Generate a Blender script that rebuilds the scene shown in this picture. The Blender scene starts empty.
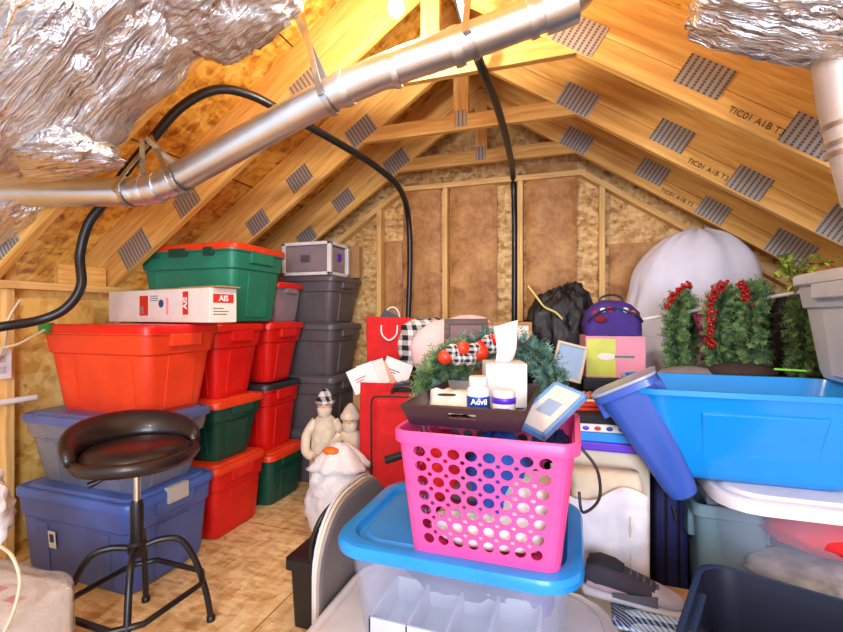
import bpy, math, random
from mathutils import Vector, Matrix, noise, Euler
random.seed(7)
R = math.radians
C = bpy.context.scene.collection
sc = bpy.context.scene
EYE = 1.28; F = 450.0; YAW = R(18.7)
cs, sn = math.cos(YAW), math.sin(YAW)

def at(px, py, z):
    """world point seen at that place of the photograph, z metres in front of the camera"""
    x = (px - 421.5) / F * z
    return Vector((x*cs - z*sn, x*sn + z*cs, EYE - (py - 316) / F * z))

# ------------------------------------------------------------------ materials
def newmat(name):
    m = bpy.data.materials.new(name); m.use_nodes = True
    nt = m.node_tree; b = nt.nodes['Principled BSDF']
    return m, nt, b
def lin(c):
    return tuple(((v/12.92) if v <= .04045 else ((v+.055)/1.055)**2.4) for v in c)
def rgb(r, g, b): return lin((r/255, g/255, b/255))
def coords(nt, scale=(1,1,1), rot=(0,0,0), loc=(0,0,0)):
    tc = nt.nodes.new('ShaderNodeTexCoord'); mp = nt.nodes.new('ShaderNodeMapping')
    nt.links.new(tc.outputs['Object'], mp.inputs['Vector'])
    mp.inputs['Scale'].default_value = scale; mp.inputs['Rotation'].default_value = rot
    mp.inputs['Location'].default_value = loc
    return mp.outputs['Vector']
def ramp(nt, fac, stops, interp='LINEAR'):
    r = nt.nodes.new('ShaderNodeValToRGB'); cr = r.color_ramp; cr.interpolation = interp
    while len(cr.elements) < len(stops): cr.elements.new(.5)
    for e, (p, c) in zip(cr.elements, stops): e.position = p; e.color = (*c, 1) if len(c) == 3 else c
    nt.links.new(fac, r.inputs['Fac']); return r.outputs['Color']
def noiset(nt, vec, scale=5, detail=4, rough=.5, dist=0):
    n = nt.nodes.new('ShaderNodeTexNoise'); n.inputs['Scale'].default_value = scale
    n.inputs['Detail'].default_value = detail; n.inputs['Roughness'].default_value = rough
    n.inputs['Distortion'].default_value = dist
    nt.links.new(vec, n.inputs['Vector']); return n.outputs['Fac']
def voro(nt, vec, scale=5, feature='F1', out='Color'):
    n = nt.nodes.new('ShaderNodeTexVoronoi'); n.inputs['Scale'].default_value = scale; n.feature = feature
    nt.links.new(vec, n.inputs['Vector']); return n.outputs[out]
def bump(nt, b, h, s=.3, d=.01):
    n = nt.nodes.new('ShaderNodeBump'); n.inputs['Strength'].default_value = s; n.inputs['Distance'].default_value = d
    nt.links.new(h, n.inputs['Height']); nt.links.new(n.outputs['Normal'], b.inputs['Normal'])
def mix(nt, a, c, fac, mode='MIX'):
    n = nt.nodes.new('ShaderNodeMix'); n.data_type = 'RGBA'; n.blend_type = mode
    for s, v in (('A', a), ('B', c)):
        i = [q for q in n.inputs if q.name == s and q.type == 'RGBA'][0]
        if isinstance(v, tuple): i.default_value = (*v, 1)
        else: nt.links.new(v, i)
    f = n.inputs[0]
    if isinstance(fac, (int, float)): f.default_value = fac
    else: nt.links.new(fac, f)
    return [o for o in n.outputs if o.type == 'RGBA'][0]
def sep(nt, col):
    n = nt.nodes.new('ShaderNodeSeparateColor'); nt.links.new(col, n.inputs[0]); return n.outputs

def plastic(name, c, rough=.38, var=.06, spec=.5, bs=.0, coat=0):
    m, nt, b = newmat(name)
    v = coords(nt)
    f = noiset(nt, v, 7, 3)
    d = tuple(x*(1-var*2) for x in c); l = tuple(min(1, x*(1+var)) for x in c)
    nt.links.new(ramp(nt, f, [(.3, d), (.7, l)]), b.inputs['Base Color'])
    b.inputs['Roughness'].default_value = rough; b.inputs['Specular IOR Level'].default_value = spec
    b.inputs['Coat Weight'].default_value = coat
    if bs: bump(nt, b, noiset(nt, v, 60, 3), bs, .004)
    return m
def clear(name, c, alpha=.45, rough=.25):
    m, nt, b = newmat(name)
    v = coords(nt); f = noiset(nt, v, 9, 3)
    b.inputs['Base Color'].default_value = (*c, 1); b.inputs['Roughness'].default_value = rough
    n = nt.nodes.new('ShaderNodeMapRange'); nt.links.new(f, n.inputs['Value'])
    n.inputs['To Min'].default_value = alpha-.08; n.inputs['To Max'].default_value = alpha+.08
    nt.links.new(n.outputs[0], b.inputs['Alpha'])
    b.inputs['Specular IOR Level'].default_value = .6
    return m
def cloth(name, c, rough=.85, sc_=160, var=.15):
    m, nt, b = newmat(name); v = coords(nt)
    f = noiset(nt, v, 14, 5)
    nt.links.new(ramp(nt, f, [(.3, tuple(x*(1-var) for x in c)), (.7, tuple(min(1, x*(1+var)) for x in c))]), b.inputs['Base Color'])
    b.inputs['Roughness'].default_value = rough
    bump(nt, b, noiset(nt, v, sc_, 2), .25, .003); return m
def wood(name, c1, c2, c3, rough=.6):
    m, nt, b = newmat(name)
    v = coords(nt, (1.2, 16, 16))
    f = noiset(nt, v, 2.2, 6, .55, .8)
    col = ramp(nt, f, [(.25, c1), (.5, c2), (.72, c3)])
    v2 = coords(nt, (.9, 5, 5)); k = voro(nt, v2, 1.6, 'F1', 'Distance')
    col = mix(nt, col, tuple(x*.55 for x in c1), ramp(nt, k, [(.0, (.9,.9,.9)), (.05, (.4,.4,.4)), (.09, (0,0,0))]))
    v3 = coords(nt, (1, 1, 1)); g = noiset(nt, v3, 1.6, 3)
    col = mix(nt, col, tuple(x*.55 for x in c2), ramp(nt, g, [(.5, (0,0,0)), (.8, (.5,.5,.5))]))
    nt.links.new(col, b.inputs['Base Color']); b.inputs['Roughness'].default_value = rough
    bump(nt, b, f, .15, .003); return m
def osb(name, cols, seam=None, scale=1.0, rot=(0,0,0)):
    m, nt, b = newmat(name)
    base = coords(nt, (scale,)*3, rot)
    # flakes in three stretched directions
    outs = []
    for i, (s, r) in enumerate((((9, 34, 20), (0, 0, R(25))), ((30, 10, 20), (0, 0, R(15))), ((14, 40, 26), (R(20), 0, R(-40))))):
        v = coords(nt, tuple(q*scale for q in s), (rot[0]+r[0], rot[1], rot[2]+r[2]))
        outs.append(sep(nt, voro(nt, v, 1.0))[0])
    mx = nt.nodes.new('ShaderNodeMath'); mx.operation = 'ADD'
    nt.links.new(outs[0], mx.inputs[0]); nt.links.new(outs[1], mx.inputs[1])
    m2 = nt.nodes.new('ShaderNodeMath'); m2.operation = 'ADD'
    nt.links.new(mx.outputs[0], m2.inputs[0]); nt.links.new(outs[2], m2.inputs[1])
    m3 = nt.nodes.new('ShaderNodeMath'); m3.operation = 'MULTIPLY'; m3.inputs[1].default_value = .333
    nt.links.new(m2.outputs[0], m3.inputs[0])
    col = ramp(nt, m3.outputs[0], [(.15, cols[0]), (.42, cols[1]), (.6, cols[2]), (.85, cols[3])])
    g = noiset(nt, base, 2.0, 3)
    col = mix(nt, col, tuple(x*.6 for x in cols[1]), ramp(nt, g, [(.45, (0,0,0)), (.85, (.6,.6,.6))]))
    sp = noiset(nt, base, 26, 3, .6)
    col = mix(nt, col, tuple(x*.35 for x in cols[0]), ramp(nt, sp, [(.68, (0,0,0)), (.76, (.8,.8,.8))]))
    nt.links.new(col, b.inputs['Base Color']); b.inputs['Roughness'].default_value = .65
    bump(nt, b, m3.outputs[0], .25, .004); return m
def metal(name, c, rough=.3, nz=8, bs=.1, met=1.0, stretch=(1,1,1)):
    m, nt, b = newmat(name); v = coords(nt, stretch); f = noiset(nt, v, nz, 5, .6)
    nt.links.new(ramp(nt, f, [(.3, tuple(x*.72 for x in c)), (.7, c)]), b.inputs['Base Color'])
    b.inputs['Metallic'].default_value = met; b.inputs['Roughness'].default_value = rough
    if bs: bump(nt, b, f, bs, .01)
    return m
def plaid(name, a, bcol, s=18, mid=None):
    m, nt, b = newmat(name)
    tc = nt.nodes.new('ShaderNodeTexCoord')
    sx = nt.nodes.new('ShaderNodeSeparateXYZ'); nt.links.new(tc.outputs['Object'], sx.inputs[0])
    def stripe(o1, o2=None):
        mm = nt.nodes.new('ShaderNodeMath'); mm.operation = 'MULTIPLY'; mm.inputs[1].default_value = s
        nt.links.new(o1, mm.inputs[0]); fr = nt.nodes.new('ShaderNodeMath'); fr.operation = 'FRACT'
        nt.links.new(mm.outputs[0], fr.inputs[0]); gt = nt.nodes.new('ShaderNodeMath'); gt.operation = 'GREATER_THAN'
        gt.inputs[1].default_value = .5; nt.links.new(fr.outputs[0], gt.inputs[0]); return gt.outputs[0]
    ad = nt.nodes.new('ShaderNodeMath'); ad.operation = 'ADD'
    xy = nt.nodes.new('ShaderNodeMath'); xy.operation = 'ADD'
    nt.links.new(sx.outputs[0], xy.inputs[0]); nt.links.new(sx.outputs[1], xy.inputs[1])
    nt.links.new(stripe(xy.outputs[0]), ad.inputs[0]); nt.links.new(stripe(sx.outputs[2]), ad.inputs[1])
    hv = nt.nodes.new('ShaderNodeMath'); hv.operation = 'MULTIPLY'; hv.inputs[1].default_value = .5
    nt.links.new(ad.outputs[0], hv.inputs[0])
    mid = mid or tuple((p+q)/2 for p, q in zip(a, bcol))
    nt.links.new(ramp(nt, hv.outputs[0], [(0, a), (.35, mid), (.8, bcol)], 'CONSTANT'), b.inputs['Base Color'])
    b.inputs['Roughness'].default_value = .85; return m

W1 = wood('pine', rgb(200,138,62), rgb(230,176,92), rgb(244,204,128))
W2 = wood('stud_pine', rgb(206,150,80), rgb(230,184,112), rgb(242,206,142))
OSBC = osb('osb_roof', [rgb(160,98,28), rgb(212,150,52), rgb(228,172,70), rgb(240,198,104)])
OSBW = osb('osb_gable', [rgb(150,104,54), rgb(205,158,92), rgb(222,180,118), rgb(236,204,150)], scale=1.5, rot=(R(90),0,0))
OSBF = osb('osb_floor', [rgb(196,146,84), rgb(226,186,126), rgb(238,204,148), rgb(248,224,176)])
PLY = osb('osb_knee', [rgb(196,140,60), rgb(232,184,94), rgb(240,198,110), rgb(248,216,140)], scale=.7, rot=(0,R(90),0))
GALV = metal('galvanized', (.80,.82,.86), .36, 3, .06)
STRAP = metal('strap_metal', (.62,.63,.64), .35, 20, .05)
def foilmat():
    m, nt, b = newmat('foil')
    v = coords(nt, (1,1,1)); f1 = noiset(nt, v, 4, 4, .5, 1.6); v2 = coords(nt, (2, 22, 4), (0,0,.4)); f2 = noiset(nt, v2, 3, 5, .6, .5)
    ad = nt.nodes.new('ShaderNodeMath'); ad.operation = 'ADD'; nt.links.new(f1, ad.inputs[0]); nt.links.new(f2, ad.inputs[1])
    nt.links.new(ramp(nt, f1, [(.3, (.62,.58,.58)), (.65, (.86,.84,.84))]), b.inputs['Base Color'])
    b.inputs['Metallic'].default_value = 1; b.inputs['Roughness'].default_value = .2
    bump(nt, b, ad.outputs[0], .8, .03); return m
FOIL = foilmat()
def platemat():
    m, nt, b = newmat('truss_plate')
    tc = nt.nodes.new('ShaderNodeTexCoord'); mp = nt.nodes.new('ShaderNodeMapping')
    nt.links.new(tc.outputs['Object'], mp.inputs['Vector'])
    w = nt.nodes.new('ShaderNodeTexWave'); w.inputs['Scale'].default_value = 13; w.bands_direction = 'X'
    nt.links.new(mp.outputs['Vector'], w.inputs['Vector'])
    w2 = nt.nodes.new('ShaderNodeTexWave'); w2.inputs['Scale'].default_value = 26; w2.bands_direction = 'Y'
    nt.links.new(mp.outputs['Vector'], w2.inputs['Vector'])
    mu = nt.nodes.new('ShaderNodeMath'); mu.operation = 'MULTIPLY'
    nt.links.new(w.outputs['Fac'], mu.inputs[0])
    rr = ramp(nt, w2.outputs['Fac'], [(.1, (.55,.55,.55)), (.3, (1,1,1))]); nt.links.new(rr, mu.inputs[1])
    nt.links.new(ramp(nt, mu.outputs[0], [(.4, (.52,.5,.47)), (.75, (.17,.15,.13))]), b.inputs['Base Color'])
    b.inputs['Metallic'].default_value = .55; b.inputs['Roughness'].default_value = .45
    return m
PLATE = platemat()
def kraft():
    m, nt, b = newmat('kraft'); v = coords(nt)
    f = noiset(nt, v, 6, 9, .72, .35)
    nt.links.new(ramp(nt, f, [(.28, rgb(110,64,30)), (.43, rgb(168,112,60)), (.58, rgb(198,146,86)), (.8, rgb(218,176,120))]), b.inputs['Base Color'])
    b.inputs['Roughness'].default_value = .6; bump(nt, b, f, .4, .02); return m
KRAFT = kraft(); PINKINS = cloth('pink_fibre', rgb(226,150,160), .95, 40, .2)
RED = plastic('red_plastic', rgb(222,26,20), .36); ORED = plastic('orange_red_plastic', rgb(232,64,28), .36)
GREEN = plastic('green_plastic', rgb(14,96,74), .4); DGREEN = plastic('dark_green_plastic', rgb(18,74,58), .4)
BLUE = plastic('slate_blue_plastic', rgb(80,104,172), .38); GREY = plastic('grey_plastic', rgb(92,86,88), .4)
LBLUE = plastic('lid_blue_plastic', rgb(30,140,225), .25)
DGREY = plastic('charcoal_plastic', rgb(44,46,54), .4); BLACK = plastic('black_plastic', (.012,.012,.014), .35, spec=.5)
WHITE = plastic('white_plastic', rgb(232,230,228), .4); LGREY = plastic('light_grey_plastic', rgb(196,200,206), .42)
PINK = plastic('pink_plastic', rgb(246,78,150), .35); TEAL = plastic('grey_teal_plastic', rgb(104,130,140), .4)
BROWNM = plastic('espresso_lacquer', rgb(52,32,44), .3); GREYH = plastic('grey_latch', rgb(196,196,190), .4)
CLR = clear('clear_plastic', rgb(196,204,232), .2); CLRB = clear('smoky_blue_clear', rgb(142,148,172), .6)
CLRG = clear('smoky_grey_clear', rgb(176,160,168), .55); BLUET = clear('blue_translucent', rgb(24,152,236), .86, .2)
PERI = clear('periwinkle_translucent', rgb(62,100,196), .86, .25)
LEATH = plastic('brown_leatherette', rgb(34,24,26), .33, bs=.15, coat=.15)
CHROME = metal('chrome', (.85,.85,.85), .12, 4, 0)
CARD = cloth('cardboard', rgb(176,134,88), .8, 60, .08); CARDW = cloth('white_card', rgb(230,222,212), .6, 60, .05)
PAPER = cloth('white_paper', rgb(238,236,232), .7, 60, .03); BLKF = cloth('black_fabric', (.015,.015,.018)); NAVY = cloth('navy_fabric', rgb(28,32,84))
REDF = cloth('red_fabric', rgb(206,22,26)); DREDF = cloth('dark_red_fabric', rgb(120,16,26)); PURP = cloth('purple_fabric', rgb(64,40,124))
BEIGE = cloth('beige_canvas', rgb(224,206,176)); KNIT = cloth('cream_knit', rgb(222,208,184), .9, 90, .25); WHF = cloth('white_sheet', rgb(222,222,238), .8, 80, .04)
PINKF = cloth('blush_fabric', rgb(232,200,200), .8, 80, .06); GREYF = cloth('grey_fabric', rgb(92,88,98)); BLUEF = cloth('blue_fabric', rgb(40,90,190))
def bagmat(name, c, rough, alpha=1):
    m, nt, b = newmat(name); v = coords(nt); f = noiset(nt, v, 9, 8, .7, 1.5)
    b.inputs['Base Color'].default_value = (*c, 1); b.inputs['Roughness'].default_value = rough
    b.inputs['Alpha'].default_value = alpha; b.inputs['Specular IOR Level'].default_value = .6; bump(nt, b, f, .8, .018); return m
BAGB = bagmat('black_bag_film', (.008,.008,.011), .24); BAGW = bagmat('white_bag_film', rgb(244,240,240), .35, .98); FILM = bagmat('clear_wrap', rgb(226,222,220), .1, .38)
def needles(name, a, c):
    m, nt, b = newmat(name); v = coords(nt); f = noiset(nt, v, 30, 2)
    nt.links.new(ramp(nt, f, [(.35, a), (.65, c)]), b.inputs['Base Color']); b.inputs['Roughness'].default_value = .6; return m
FIR = needles('fir', rgb(48,88,50), rgb(138,170,104)); FIRB = needles('blue_fir', rgb(40,92,86), rgb(130,176,160)); FIRG = needles('sage_fir', rgb(70,112,72), rgb(150,180,120))
LEAF = needles('leaf', rgb(84,130,30), rgb(190,204,70)); BERRY = plastic('berry', rgb(160,8,14), .2)
PLR = plaid('red_black_plaid', rgb(190,16,26), (.01,.01,.012), 14); PLW = plaid('black_white_check', rgb(226,222,220), (.01,.01,.012), 16)
PLS = plaid('small_check', rgb(226,222,220), rgb(30,30,40), 42)
PLP = plaid('plum_plaid', rgb(150,10,70), (.03,.01,.03), 30); PAT = plaid('blue_pattern', rgb(190,214,232), rgb(20,40,90), 60)
INK = plastic('ink', rgb(96,62,34), .8); REDINK = plastic('red_ink', rgb(206,44,26), .6); BLUEINK = plastic('blue_ink', rgb(36,70,130), .6)
YEL = plastic('lime_print', rgb(216,222,90), .5); PKP = plastic('pink_print', rgb(240,150,170), .5); ORG = plastic('orange', rgb(240,120,30), .4)
FRAMEB = plastic('light_blue_frame', rgb(110,160,214), .4); DWOOD = wood('dark_frame_wood', rgb(60,44,40), rgb(88,68,60), rgb(110,90,80)); TWOOD = wood('tan_frame_wood', rgb(140,90,50), rgb(176,120,70), rgb(196,146,96))
PURPL = plastic('purple_plastic', rgb(92,40,200), .35); SKIN = plastic('painted_face', rgb(226,170,140), .5); CREAM = plastic('cream', rgb(214,200,176), .5)
SHOEW = plastic('shoe_sole', rgb(206,196,198), .5); CLOUDB = plastic('picture_blue', rgb(150,180,214), .4); CORD = plastic('cable_cream', rgb(214,200,170), .5)
BRICKP = cloth('clay_ribs', rgb(206,120,80), .8)

# ------------------------------------------------------------------ mesh tools
class MB:
    def __init__(s): s.v = []; s.f = []
    def add(s, vs, fs):
        o = len(s.v); s.v += [Vector(v) for v in vs]; s.f += [tuple(i+o for i in f) for f in fs]; return s
    def box(s, x0, x1, y0, y1, z0, z1, M=None):
        vs = [Vector(p) for p in ((x0,y0,z0),(x1,y0,z0),(x1,y1,z0),(x0,y1,z0),(x0,y0,z1),(x1,y0,z1),(x1,y1,z1),(x0,y1,z1))]
        if M: vs = [M @ v for v in vs]
        return s.add(vs, [(3,2,1,0),(4,5,6,7),(0,1,5,4),(1,2,6,5),(2,3,7,6),(3,0,4,7)])
    def loft(s, rings, cap0=True, cap1=True, closed=True):
        n = len(rings[0]); vs = [v for r in rings for v in r]; fs = []
        for i in range(len(rings)-1):
            for j in range(n if closed else n-1):
                a = i*n+j; b = i*n+(j+1) % n; fs.append((a, b, b+n, a+n))
        if cap0: fs.append(tuple(reversed(range(n))))
        if cap1: fs.append(tuple((len(rings)-1)*n+k for k in range(n)))
        return s.add(vs, fs)
    def tube(s, path, r, n=10, caps=True):
        path = [Vector(p) for p in path]; rings = []; up = None
        for i, p in enumerate(path):
            t = (path[min(i+1, len(path)-1)] - path[max(i-1, 0)]).normalized()
            if up is None:
                up = t.cross(Vector((0,0,1)));  up = up if up.length > .1 else t.cross(Vector((1,0,0)))
                up.normalize()
            up = (up - t*up.dot(t)).normalized(); w = t.cross(up)
            rr = r[i] if isinstance(r, (list, tuple)) else r
            rings.append([p + (up*math.cos(a) + w*math.sin(a))*rr for a in [2*math.pi*k/n for k in range(n)]])
        return s.loft(rings, caps, caps)
    def lathe(s, prof, n=24, c=(0,0,0), M=None):
        rings = []
        for r, z in prof:
            ring = [Vector((c[0]+r*math.cos(2*math.pi*k/n), c[1]+r*math.sin(2*math.pi*k/n), c[2]+z)) for k in range(n)]
            rings.append([M @ v for v in ring] if M else ring)
        return s.loft(rings)
    def ball(s, c, r, n=10, sz=(1,1,1), M=None):
        prof = [(max(1e-4, math.sin(math.pi*i/n)), -math.cos(math.pi*i/n)) for i in range(n+1)]
        rings = []
        for rr, z in prof:
            ring = [Vector((rr*math.cos(2*math.pi*k/(n*2))*r*sz[0], rr*math.sin(2*math.pi*k/(n*2))*r*sz[1], z*r*sz[2])) for k in range(n*2)]
            if M: ring = [M @ v for v in ring]
            rings.append([Vector(c)+v for v in ring])
        return s.loft(rings)
    def build(s, name, mat, parent=None, smooth=None, loc=(0,0,0), rot=(0,0,0), bev=0, sub=0, solid=0):
        me = bpy.data.meshes.new(name); me.from_pydata([tuple(v) for v in s.v], [], s.f); me.update()
        o = bpy.data.objects.new(name, me); C.objects.link(o)
        me.materials.append(mat)
        if parent: o.parent = parent
        o.location = loc; o.rotation_euler = rot
        if solid:
            q = o.modifiers.new('s', 'SOLIDIFY'); q.thickness = solid; q.offset = 0
        if bev:
            q = o.modifiers.new('b', 'BEVEL'); q.width = bev; q.segments = 2; q.limit_method = 'ANGLE'; q.angle_limit = R(40)
        if sub:
            q = o.modifiers.new('d', 'SUBSURF'); q.levels = sub; q.render_levels = sub
        if smooth is not None:
            for p in me.polygons: p.use_smooth = True
            if smooth < 170: me.set_sharp_from_angle(angle=R(smooth))
        return o
def tag(o, label=None, cat=None, group=None, kind=None):
    if label: o['label'] = label
    if cat: o['category'] = cat
    if group: o['group'] = group
    if kind: o['kind'] = kind
    return o
def thing(name, label, cat, loc=(0,0,0), rz=0, group=None, rot=None):
    o = bpy.data.objects.new(name, None); C.objects.link(o); o.empty_display_size = .05
    o.location = loc; o.rotation_euler = rot or (0, 0, rz); return tag(o, label, cat, group)
def catmull(pts, k=6):
    pts = [Vector(p) for p in pts]; P = [pts[0]]+pts+[pts[-1]]; out = []
    for i in range(1, len(P)-2):
        for j in range(k):
            t = j/k; a, b, c, d = P[i-1], P[i], P[i+1], P[i+2]
            out.append(.5*((2*b)+(c-a)*t+(2*a-5*b+4*c-d)*t*t+(3*b-a-3*c+d)*t**3))
    out.append(pts[-1]); return out
def rrect(l, w, r, z=0, n=4, cx=0, cy=0):
    r = min(r, l/2-.001, w/2-.001); out = []
    for (sx, sy, a0) in ((1,1,0),(-1,1,90),(-1,-1,180),(1,-1,270)):
        for k in range(n+1):
            a = R(a0+90*k/n); out.append(Vector((cx+sx*(l/2-r)+r*math.cos(a), cy+sy*(w/2-r)+r*math.sin(a), z)))
    return out
def text(s, size, name='lettering', mat=INK, parent=None, M=None, bold=0, ext=.0006):
    cu = bpy.data.curves.new('t', 'FONT'); cu.body = s; cu.size = size; cu.extrude = ext; cu.offset = bold
    cu.align_x = 'CENTER'; cu.align_y = 'CENTER'
    t = bpy.data.objects.new('t', cu); C.objects.link(t)
    dg = bpy.context.evaluated_depsgraph_get(); dg.update()
    me = bpy.data.meshes.new_from_object(t.evaluated_get(dg)); me.name = name
    bpy.data.objects.remove(t)
    o = bpy.data.objects.new(name, me); C.objects.link(o); me.materials.clear(); me.materials.append(mat)
    if parent: o.parent = parent
    if M: o.matrix_local = M
    return o
def face_mat(loc, rx=90, rz=0, ry=0):
    return Matrix.Translation(loc) @ Euler((R(rx), R(ry), R(rz)), 'XYZ').to_matrix().to_4x4()
def member(name, p0, p1, w, d, mat, parent=None, up=(0,0,1), bev=.003):
    """a board from p0 to p1: w across, d in the 'up' direction; grain runs along its length"""
    p0, p1 = Vector(p0), Vector(p1); x = (p1-p0).normalized(); u = Vector(up); u = (u - x*u.dot(x)).normalized(); y = u.cross(x)
    L = (p1-p0).length; b = MB().box(-L/2, L/2, -w/2, w/2, -d/2, d/2)
    o = b.build(name, mat, parent, bev=bev)
    M = Matrix((x, y, u)).transposed().to_4x4(); M.translation = (p0+p1)/2; o.matrix_local = M; return o
def jitter(vs, amp, fr, seed=0):
    out = []
    for v in vs:
        q = v*fr + Vector((seed*3.1, seed*1.7, seed*2.3))
        out.append(v + Vector((noise.noise(q), noise.noise(q+Vector((9,0,0))), noise.noise(q+Vector((0,9,0)))))*amp)
    return out
def blob(name, mat, parent, c, sz, seed=0, amp=.12, fr=3, n=18, crease=.0, flat=0, power=1.0, rot=None, smooth=180, M=None):
    b = MB(); b.ball((0,0,0), 1, n); out = []
    for v in b.v:
        v = Vector(tuple(math.copysign(abs(q)**power, q) for q in v))
        q = v*fr + Vector((seed*5.3, seed, -seed*2)); d = noise.noise(q)*amp + noise.noise(q*2.7)*amp*.5
        if crease: d -= abs(noise.noise(q*2.2))*crease
        v = v*(1+d)
        if flat and v.z < -1+flat: v.z = -1+flat
        v = Vector((v.x*sz[0], v.y*sz[1], v.z*sz[2]))
        out.append(v)
    b.v = out
    o = b.build(name, mat, parent, smooth=smooth, loc=c, rot=rot or (0,0,0)); return o

# ------------------------------------------------------------------ totes
def tote(label, cx, cy, z0, L, W, H, body, lid=None, rz=0, name='storage_tote', cat='storage bin', group=None, inset=.055, r=.05, latch=None, latchx=True, liddome=.012,
         rot=None, openings=False, grooves=True, rim=None, ribs=True):
    t = thing(name, label, cat, (cx, cy, z0), rz, group, rot)
    lh = .03 if lid else 0
    h = H - lh
    L2, W2 = L-.03, W-.03
    def ring(k, z, e=0): return rrect(L2-2*inset*(1-k)+e, W2-2*inset*(1-k)+e, r, z)
    rings = [ring(0, .0, -.03), ring(.02, .008, -.008), ring(.1, h*.1)]
    if ribs: rings += [ring(.62, h*.70), ring(.70, h*.72, .012), ring(.92, h*.93, .010)]
    else: rings += [ring(.5, h*.5), ring(.92, h*.93)]
    rings += [ring(1, h*.94, .022), ring(1, h*.995, .022), ring(1, h, .012)]
    if lid is None:  # open inside
        rings += [ring(1, h*.995, -.006), ring(.9, h*.9, -.008), ring(.1, h*.1, -.012), ring(.02, .014, -.03)]
    b = MB().loft(rings)
    if grooves:   # raised panels on the four sides, as moulded into such tubs
        g = b
        for s in (-1, 1):
            for f in (-.27, .27):
                y0 = s*(W2/2-inset*.93); y1 = s*(W2/2-inset*.42)
                x = f*L2
                g.loft([[Vector((x-.045*q, y0-s*.012, h*.06)) for q in (1,)]+[Vector((x+.045, y0-s*.012, h*.06)), Vector((x+.05, y1-s*.012, h*.68)), Vector((x-.05, y1-s*.012, h*.68))],
                        [Vector((x-.04, y0+s*.006, h*.07)), Vector((x+.04, y0+s*.006, h*.07)), Vector((x+.044, y1+s*.006, h*.67)), Vector((x-.044, y1+s*.006, h*.67))]])
            x0 = s*(L2/2-inset*.93); x1 = s*(L2/2-inset*.42)
            wv = W2*.2
            g.loft([[Vector((x0-s*.012, -wv, h*.06)), Vector((x0-s*.012, wv, h*.06)), Vector((x1-s*.012, wv, h*.68)), Vector((x1-s*.012, -wv, h*.68))],
                    [Vector((x0+s*.006, -wv+.006, h*.07)), Vector((x0+s*.006, wv-.006, h*.07)), Vector((x1+s*.006, wv-.006, h*.67)), Vector((x1+s*.006, -wv+.006, h*.67))]])
    b.build('body', body, t, smooth=35)
    for s in (-1, 1):   # grab handles under the rim at the ends
        x = s*(L2/2); hd = MB()
        hd.box(min(x-s*.02, x+s*.014), max(x-s*.02, x+s*.014), -W*.2, W*.2, h*.80, h*.945)
        hd.build('grip', body, t, bev=.005)
    if lid:
        z = H
        rs = [rrect(L-.012, W-.012, r+.01, z-.05), rrect(L, W, r+.012, z-.048), rrect(L+.002, W+.002, r+.012, z-.022), rrect(L-.008, W-.008, r+.01, z-.012), rrect(L-.03, W-.03, r, z-.008),
              rrect(L-.05, W-.05, r, z-.014), rrect(L-.07, W-.07, r, z-.014), rrect(L-.09, W-.09, r*.9, z-.014+liddome), rrect(L*.5, W*.5, r*.8, z-.012+liddome)]
        MB().loft(rs).build('lid', lid, t, smooth=35)
    if latch:
        for s in (-1, 1):
            l = MB()
            if latchx: l.box(min(s*(L/2-.02), s*(L/2+.012)), max(s*(L/2-.02), s*(L/2+.012)), -.06, .06, H-.075, H+.002)
            else: l.box(-.06, .06, min(s*(W/2-.02), s*(W/2+.012)), max(s*(W/2-.02), s*(W/2+.012)), H-.075, H+.002)
            l.build('latch', latch, t, bev=.004)
    return t

# ================================================================== SETTING
X0 = -.64; PITCH = .669; SL = math.atan(PITCH)
RB = EYE+1.12          # rafter underside at half width .64
def under(x): return RB - PITCH*(abs(x-X0)-.64)
YB = 3.50; YF = -.7; XL, XR = -2.78, 1.50
KW = 1.46              # knee wall height
floor = MB().box(XL, XR, YF, YB+.05, -.02, 0).build('floor', OSBF); tag(floor, kind='structure')
sm = MB()              # floor panel joints
sm.box(-1.235, -1.231, YF, YB-.1, .0003, .0011); sm.box(-2.6, 1.3, 2.30, 2.3035, .0003, .0011)
sm.build('panel_joint', plastic('floor_joint_gap', rgb(120,84,46), .9), floor)
def slope_sheet():
    b = MB(); T = .30/math.cos(SL)
    for s in (-1, 1):
        e = 2.75; xs = [X0, X0+s*e]
        zs = [under(x)+T for x in xs]
        y0, y1 = YF, YB+.1
        a = [Vector((xs[0], y0, zs[0])), Vector((xs[1], y0, zs[1])), Vector((xs[1], y1, zs[1])), Vector((xs[0], y1, zs[0]))]
        b.loft([a, [v+Vector((0,0,.015)) for v in a]])
    return b
ceil = slope_sheet().build('ceiling', OSBC); tag(ceil, kind='structure')
cj = MB()
for s in (-1, 1):
    for d in (.75, 1.5):
        x = X0+s*d; z = under(x)+.30/math.cos(SL)
        cj.box(x-.003, x+.003, YF, YB, z-.004, z+.002)
cj.build('panel_joint', plastic('roof_joint_gap', rgb(88,56,26), .9), ceil)
wb = MB().box(XL-.6, XR+.6, YB, YB+.02, 0, 3.25).build('wall_back', OSBW); tag(wb, kind='structure')
ST = [-2.12, -1.53, -.962, -.38, .19, .77, 1.32]
gy = YB-.045
for x in ST:
    top = min(under(x)-.05, EYE+1.03)
    member('stud', (x, gy, 0), (x, gy, top-.02), .04, .082, W2, wb, up=(0,1,0))
member('top_plate', (X0-.72, gy, EYE+1.03), (X0+.72, gy, EYE+1.03), .088, .04, W2, wb)
member('top_plate', (X0+.66, gy, EYE+1.05), (XR, gy, EYE+1.05-PITCH*(XR-X0-.66)), .086, .04, W2, wb)
member('top_plate', (X0-.66, gy, EYE+1.05), (XL, gy, EYE+1.05-PITCH*(X0-.66-XL)), .084, .04, W2, wb)
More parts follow.
